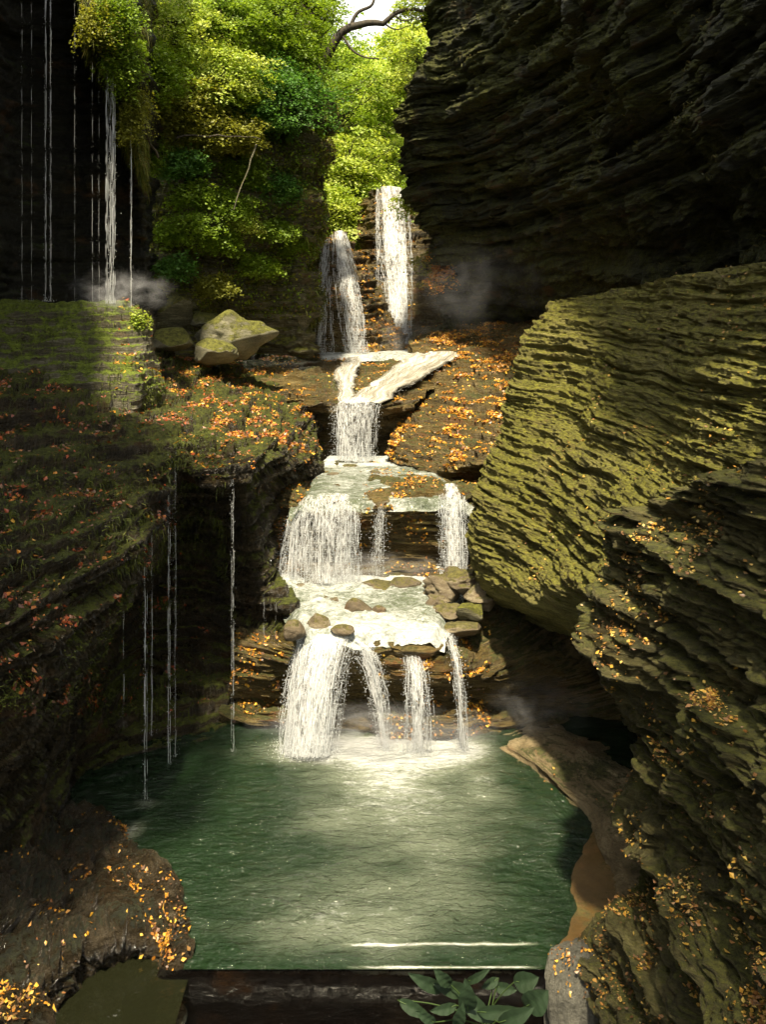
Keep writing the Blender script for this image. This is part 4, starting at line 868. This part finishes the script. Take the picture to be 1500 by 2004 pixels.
back = [(640,420,40,2.,1.7,1.6,'bright','small bright tree hugging the left cliff above the upper falls'),
 (700,440,42,1.7,1.6,1.3,'bright','low bright tree just above the left upper waterfall'),
 (680,330,42,2.2,1.8,1.9,'bright','bright green tree halfway up the gap beside the cliff edge'),
 (745,330,46,2.6,2,1.9,'bright','sunlit yellow green tree above the tallest waterfall'),
 (820,430,39.5,1.3,1.3,1.7,'mid','green tree against the overhanging cliff right of the tallest waterfall'),
 (660,215,44,2.9,2.2,2.2,'mid','green tree in the upper left of the bright gap'),
 (760,225,50,3.3,2.2,2.3,'bright','tall sunlit tree in the centre of the bright gap'),
 (815,150,44,2.2,1.8,2.3,'bright','sunlit tree touching the overhanging cliff below the sky'),
 (690,140,54,2.6,2.5,1.7,'bright','far pale tree under the patch of white sky'),
 (800,80,48,1.7,1.7,1.2,'bright','upper far tree right of the patch of white sky'),
 (625,90,46,2.3,2.,2.6,'mid','upper far tree left of the patch of white sky')]
for i, (px, py, Y, rx, ry, rz, pal, lab) in enumerate(back):
    c = P(px, py, Y); b = (c[0]-.4, c[1]+1.0, c[2]-rz-2.5)
    tree(b, c, (rx, ry, rz), 95, 150, GREEN[pal], lab, seed=i, leaf=.14, spray=.7, tr=.16, group=GTB)
GTC = 'trees and bushes on the middle cliff'
cl = [(330,60,24.3,1.5,1.1,1.3,'bright','lush bright tree at the top next to the hanging moss',110),
 (430,40,25.2,1.6,1.3,1.3,'mid','leafy tree at the top edge between the two brightest crowns',110),
 (540,40,26.5,1.7,1.3,1.4,'mid','tall green tree at the top of the middle cliff right of centre',110),
 (420,150,24.4,1.5,1.0,.9,'bright','wide spreading bright crown in front of the middle cliff',110),
 (540,190,25.4,1.5,1.1,1.1,'cool','bluish green maple crown hanging over the middle cliff',120),
 (575,120,26.8,1.0,1.0,1.2,'mid','green crown leaning out at the right of the middle cliff',90),
 (350,215,24.0,1.3,.9,.8,'olive','olive tinted bush arching left above the bare dark rock',90),
 (440,265,24.3,1.2,.8,.5,'olive','thin olive crown with sparse autumn leaves above the leaning stick',70),
 (590,300,26.8,.7,.8,.9,'mid','narrow green bush on the right edge of the middle cliff',50),
 (545,370,26.,.8,.6,.5,'cool','small bluish maple bush halfway down the middle cliff',40),
 (365,320,24.0,.6,.5,.4,'cool','little bluish bush at the left of the middle cliff',30),
 (360,450,24.1,.8,.5,.4,'mid','low green bush at the lower left of the middle cliff',40),
 (540,450,26.2,.7,.6,.35,'mid','low green bush at the lower right of the middle cliff',30),
 (450,400,24.8,.7,.5,.5,'mid','green bush beside the foot of the leaning stick',34),
 (590,420,27.2,.5,.5,.3,'cool','tiny bluish sprig jutting from the cliff edge by the upper falls',20),
 (300,150,22.6,.8,.8,.8,'mid','dark leafy bush sprouting beneath the brightest top left tree',50)]
cl += [(225,30,18.4,.55,.35,.5,'mid','ferny green clump on the top of the upper left brow',40),
 (245,120,18.9,.45,.4,.6,'mid','ferny green clump hanging right of the thick bundle of water threads',34),
 (262,215,19.3,.3,.3,.55,'olive','yellowish fern clump hanging lowest beside the single water thread',24),
 (190,40,18.2,.35,.3,.5,'olive','dark yellow fern clump drooping left of the thick bundle of water threads',22),
 (430,470,25.0,.6,.4,.4,'mid','leafy plant low on the middle cliff above the large pale boulder',30),
 (480,330,25.3,.7,.4,.5,'mid','leafy plant in the middle of the middle cliff right of the leaning stick',36),
 (570,230,26.9,.7,.6,.5,'mid','green shrub just under the bluish maple crown at the cliff corner',44),
 (300,300,23.9,.5,.4,.6,'mid','dark fern like shrub left of the olive bush by the black cliff',30),
 (480,430,25.0,.5,.4,.3,'bright','small bright fern patch below the leaning stick',22),
 (380,380,24.2,.6,.4,.4,'mid','creeping green plant left of the foot of the leaning stick',30),
 (500,520,26.0,.6,.4,.4,'mid','small leafy plant between the boulders and the upper falls, halfway down',26),
 (340,520,24.0,.5,.4,.35,'cool','bluish plant low on the cliff above the dark mossy boulder',22),
 (570,480,27.0,.5,.4,.35,'mid','leafy plant tucked under the cliff corner by the left upper strand',22),
 (420,560,25.0,.5,.4,.25,'olive','flat olive plant just above the large smooth pale boulder',20)]
for i, (px, py, Y, rx, ry, rz, pal, lab, ns) in enumerate(cl):
    c = P(px, py, Y); b = (c[0]+.2, c[1]+1.3, c[2]-rz*.6-.5)
    fern = 'fern' in lab
    tree(b, c, (rx, ry, rz), int(ns*1.25), 125, GREEN[pal], lab, 'tree' if i < 8 else 'bush', 'tree' if i < 8 else 'bush', seed=40+i, leaf=.055 if fern else .078, spray=.22 if fern else .34, droop=1.1 if fern else .3, tr=.07 if i < 8 else .03, group=GTC)
# gnarled tree whose bare limb crosses the sky
br = [([P(600,200,29), P(648,95,28.5), P(672,60,28.5), P(700,50,28.5), P(728,44,28.5), P(752,46,28.5), P(770,28,28.5), P(800,18,28.5), P(830,22,28.5)], .17, .05),
      ([P(684,55,28.5), P(700,25,28.6), P(728,10,28.7), P(735,-20,28.8)], .07, .04), ([P(668,66,28.5), P(690,98,28.3), P(715,112,28.2), P(742,115,28.1)], .05, .02),
      ([P(752,46,28.5), P(775,58,28.4), P(800,50,28.3)], .035, .012), ([P(770,28,28.5), P(790,40,28.4), P(825,35,28.3)], .035, .012)]
tree(P(590,240,29.2), P(605,10,28.8), (1.05, 1.0, 1.0), 60, 110, GREEN['mid'], 'old tree with a dark crooked limb reaching right across the white sky', seed=80, leaf=.09, spray=.38, tr=.2, branches=br)
e = tree(P(872,20,29.5), P(805,5,28.8), (.9, .6, .55), 22, 90, GREEN['bright'], 'leafy twigs hanging from the top of the overhanging cliff', 'bush', 'bush', seed=81, leaf=.09, spray=.33, tr=.03)
tree(P(850,200,30.5), P(812,130,29.8), (.55, .5, 1.0), 26, 80, GREEN['bright'], 'vine like bush draped down the upper edge of the overhanging cliff', 'bush', 'bush', seed=82, leaf=.08, spray=.28, tr=.025)
tree(P(850,440,31.), P(800,400,31.5), (.55, .4, .4), 16, 80, GREEN['bright'], 'bright sprig of leaves in front of the tallest waterfall', 'bush', 'bush', seed=83, leaf=.10, spray=.3, tr=.025)
tree(P(868,560,31.3), P(862,535,30.6), (.5, .4, .65), 22, 70, GREEN['orange'], 'orange leaved bush at the foot of the overhanging cliff', 'bush', 'bush', seed=84, leaf=.10, spray=.28, tr=.03)
tree(P(835,540,34.), P(835,520,33.2), (.5, .4, .6), 16, 70, GREEN['olive'], 'mossy green bush right of the tallest waterfall', 'bush', 'bush', seed=85, leaf=.10, spray=.28, tr=.03)
tree(P(275,640,18.9), P(272,620,18.7), (.18, .15, .2), 12, 50, GREEN['bright'], 'small yellow green plant at the right end of the mossy steps', 'plant', 'plant', seed=86, leaf=.06, spray=.12, tr=.01)
# unseen leaf patches added overhead to shade the near gorge
g = np.random.default_rng(4242)
def shade_leaves(x0, x1, y0, y1, z, k, seed):
    c = np.stack([g.uniform(x0, x1, k), g.uniform(y0, y1, k), z+g.uniform(-.35, .9, k)], 1)
    c = c[(fbm(c*.8, 3, seed) > -.06)]
    return c
cc = np.concatenate([shade_leaves(-9, -4.2, 0, 6.3, 14.4, 4500, 1), shade_leaves(-9, -3.2, 6.3, 12.8, 14.4, 7000, 4), shade_leaves(1.9, 8, -1, 7.2, 12.6, 4600, 3)])
leaves('shade_leaves', cc, np.tile((0, 0, 1.), (len(cc), 1)), g, .27, GREEN['mid'], M['leaf'], 'unseen leaves added overhead to shade the near end of the gorge', 'shade_leaves', 'stuff', flat=.5)
scatter(GH, nH, 34000, lambda p, n_: (p[:, 1] < 80)*(np.abs(px_of(p)[0]-740) < 260)*1., 641, .42, GREEN['bright'], M['leaf'], 'undergrowth', 'bright green scrub covering the hill behind the upper falls', 'undergrowth', lift=.25, flat=.9)
scatter(GM, nM, 46000, lambda p, n_: sst(-.2, .15, fbm(p*.9, 3, 640))*(px_of(p)[1] < 620)*(px_of(p)[0] > 280), 640, .10, GREEN['mid']+GREEN['olive']+[(.16, .10, .04)], M['leaf'], 'undergrowth', 'low green undergrowth and dead leaves clothing the middle cliff', 'undergrowth', lift=.07, flat=.6)
# leaning sticks
v, f = tube(wiggle(P(502,282,23.6), P(458,410,23.7), 9, .05, np.random.default_rng(5)), .028, .018, 6)
tag(mesh('stick', v, f, M['boulder']), 'pale bare stick leaning against the leafy middle cliff', 'stick')
v, f = tube(wiggle(P(345,270,23.4), P(510,272,23.5), 12, .12, np.random.default_rng(6), -.08), .03, .012, 6)
tag(mesh('fallen_branch', v, f, M['bark']), 'thin dark branch lying sideways across the leafy middle cliff', 'branch')

# broad leaved plant below the lip
def plant():
    g = np.random.default_rng(77); base = np.array(P(950, 2010, 9.9)); e = empty('broadleaf_plant', tuple(base), 'dark green broad leaved plant growing under the lip of the pool', 'plant')
    specs = [(838,1925,-1.0,.42,.12,9.9),(868,1915,-.7,.3,.10,9.8),(915,1953,-.1,.36,.16,9.6),(885,1935,-1.2,.34,.13,9.9),(900,1990,.2,.34,.12,9.5),(935,1912,.9,.3,.09,9.9),(1030,1920,1.2,.34,.22,9.7),
             (1050,1958,.8,.36,.2,9.5),(990,1935,1.6,.28,.1,10),(975,1980,1.3,.4,.14,9.6),(812,1975,1.9,.3,.1,9.7),(835,1992,-.9,.3,.1,9.5),(1010,1990,1.0,.36,.16,9.4),(935,1975,2.2,.34,.14,9.7),(870,1975,-1.6,.26,.1,9.6),(960,1925,-1.9,.26,.1,10.)]
    m_, nt = mat_new('broad_leaf'); n = N(nt); uv = n('UVMap', uv_map='UVMap').outputs[0]; sx = n('SeparateXYZ', i_0=uv)
    vein = n.math('ABSOLUTE', n.math('SINE', n.math('ADD', n.math('MULTIPLY', sx.outputs[0], 34.), n.math('MULTIPLY', n.math('ABSOLUTE', sx.outputs[1]), 14.))))
    colr = n.mix(n.noise(uv, 4, 4, .6), c3(.004, .014, .003), c3(.013, .036, .009))
    bp = n('Bump', i_Height=n.math('ADD', n.math('MULTIPLY', vein, .006), n.math('MULTIPLY', n.noise(uv, 30, 3, .6), .004)), i_Strength=.7)
    pr = n('BsdfPrincipled', i_Base_Color=colr, i_Roughness=.75, i_Normal=bp.outputs[0]); n.out(pr.outputs[0])
    for (px, py, a, L, w, Y) in specs:
        c = np.array(P(px, py, Y)); L, w = L*1.12*g.uniform(.75, 1.2), w*1.25*g.uniform(.8, 1.2); d = np.array([math.sin(a), -.25, math.cos(a)]); d /= np.linalg.norm(d)
        s = np.cross(d, np.array([0, -1, .3])); s /= np.linalg.norm(s); nn = np.cross(s, d)
        t = np.linspace(0, 1, 14); q = np.linspace(-1, 1, 9); W = w*np.sin(np.pi*t**.8)**.8*.5
        T, Q = np.meshgrid(t, q, indexing='ij')
        V = c+d*((T-.5)*L)[..., None]+s*(Q*W[:, None])[..., None]+nn*(.10*L*(-(T-.4)**2*3)+.25*np.abs(Q)*W[:, None]+.006*np.sin(T*26+Q*3))[..., None]
        b = base+g.normal(0, .03, 3); st0 = V[0, 4]
        sv, sf = tube(cr(np.array([b, (b+st0)/2+np.array([0, 0, .05]), st0, V[3, 4]]), 8), .008, .005, 6)
        mesh('leaf', V.reshape(-1, 3), gfaces(14, 9), m_, e, uv=np.stack([T.ravel(), Q.ravel()*w*2], 1))
        mesh('stem', sv, sf, M['grass'], e, col=np.tile((.05, .09, .02), (len(sv), 1)))
plant()

# ================================================================ MIST
def mist(px, py, Y, r, dens, seed, lab=None):
    import bmesh
    bm = bmesh.new(); bmesh.ops.create_icosphere(bm, subdivisions=3, radius=1); me = bpy.data.meshes.new('mist'); bm.to_mesh(me); bm.free()
    m, nt = mat_new('mist'); n = N(nt); tc = n('TexCoord').outputs['Object']
    ln = n('VectorMath', operation='LENGTH', i_0=tc).outputs['Value']
    fall = n.fr(ln, 1., .0); nz = n.fr(n.noise(n.mul(tc, (1.6, 1.6, 1.2)), 1.6, 5, .65, 1.), .44, .72)
    d = n.math('MULTIPLY', n.math('MULTIPLY', fall, nz), dens)
    v = n('VolumePrincipled', i_Color=c3(.95, .96, 1), i_Density=d); n.out(None, v.outputs[0])
    me.materials.append(m); o = bpy.data.objects.new('mist', me); COL.objects.link(o); o.location = P(px, py, Y); o.scale = r
    return tag(o, lab, 'mist', kind='stuff')
mist(235, 572, 18.8, (1.4, .6, .6), 3., 1, 'pale mist drifting over the top of the mossy steps')
mist(785, 660, 32.4, (2.6, .7, 1.0), 1.6, 6, 'mist at the foot of the tallest waterfall')
mist(935, 560, 27.0, (3., .9, 1.8), .42, 2, 'pale mist in the recess below the overhanging cliff')
mist(1065, 1385, 15.7, (1.2, .5, .7), 1.2, 3, 'small wisp of mist inside the right cave')
mist(740, 1440, 15.45, (2.7, .8, .6), 4., 4, 'mist rising where the lowest falls hit the pool')
mist(700, 1112, 18.6, (2.3, .6, .42), 2.8, 5, 'mist at the foot of the middle falls')

# ================================================================ LIGHT AND CAMERA
SUN = np.array([-.03, -.40, .91]); SUN /= np.linalg.norm(SUN)
el = math.asin(SUN[2]); az = math.atan2(SUN[0], SUN[1])
w = bpy.data.worlds.new('World'); sc.world = w; w.use_nodes = True; nt = w.node_tree; nt.nodes.clear()
sky = nt.nodes.new('ShaderNodeTexSky'); sky.sky_type = 'NISHITA'; sky.sun_disc = False; sky.sun_elevation = el; sky.sun_rotation = az
sky.air_density = 1.; sky.dust_density = 3.; sky.ozone_density = .6
bg = nt.nodes.new('ShaderNodeBackground'); bg.inputs[1].default_value = .11; ow = nt.nodes.new('ShaderNodeOutputWorld')
mxs = nt.nodes.new('ShaderNodeMixRGB'); mxs.inputs[0].default_value = .65; mxs.inputs[2].default_value = (10.2, 9.8, 8.6, 1)
nt.links.new(sky.outputs[0], mxs.inputs[1]); nt.links.new(mxs.outputs[0], bg.inputs[0]); nt.links.new(bg.outputs[0], ow.inputs[0])
ld = bpy.data.lights.new('sun', 'SUN'); ld.energy = 5.; ld.angle = R(2.5); ld.color = (1, .87, .62)
lo = bpy.data.objects.new('sun', ld); COL.objects.link(lo)
from mathutils import Vector
lo.rotation_euler = Vector(tuple(SUN)).to_track_quat('Z', 'Y').to_euler()
cd = bpy.data.cameras.new('camera'); co = bpy.data.objects.new('camera', cd); COL.objects.link(co); sc.camera = co
co.location = (0, 0, H); co.rotation_euler = (R(90), 0, 0)
cd.sensor_fit = 'VERTICAL'; cd.sensor_height = 24; cd.sensor_width = 24; cd.lens = F/2004*24; cd.shift_y = -(1002-HY)/2004
cd.clip_end = 2000; cd.clip_start = .05
sc.view_settings.view_transform = 'Standard'; sc.view_settings.look = 'None'; sc.view_settings.exposure = 1.15; sc.view_settings.gamma = 1
cy = sc.cycles; cy.use_denoising = True; cy.max_bounces = 6; cy.transparent_max_bounces = 24; cy.volume_bounces = 0; cy.diffuse_bounces = 3; cy.glossy_bounces = 2; cy.transmission_bounces = 3
cy.caustics_reflective = False; cy.caustics_refractive = False; cy.sample_clamp_indirect = 4; cy.volume_max_steps = 64; cy.volume_step_rate = 2
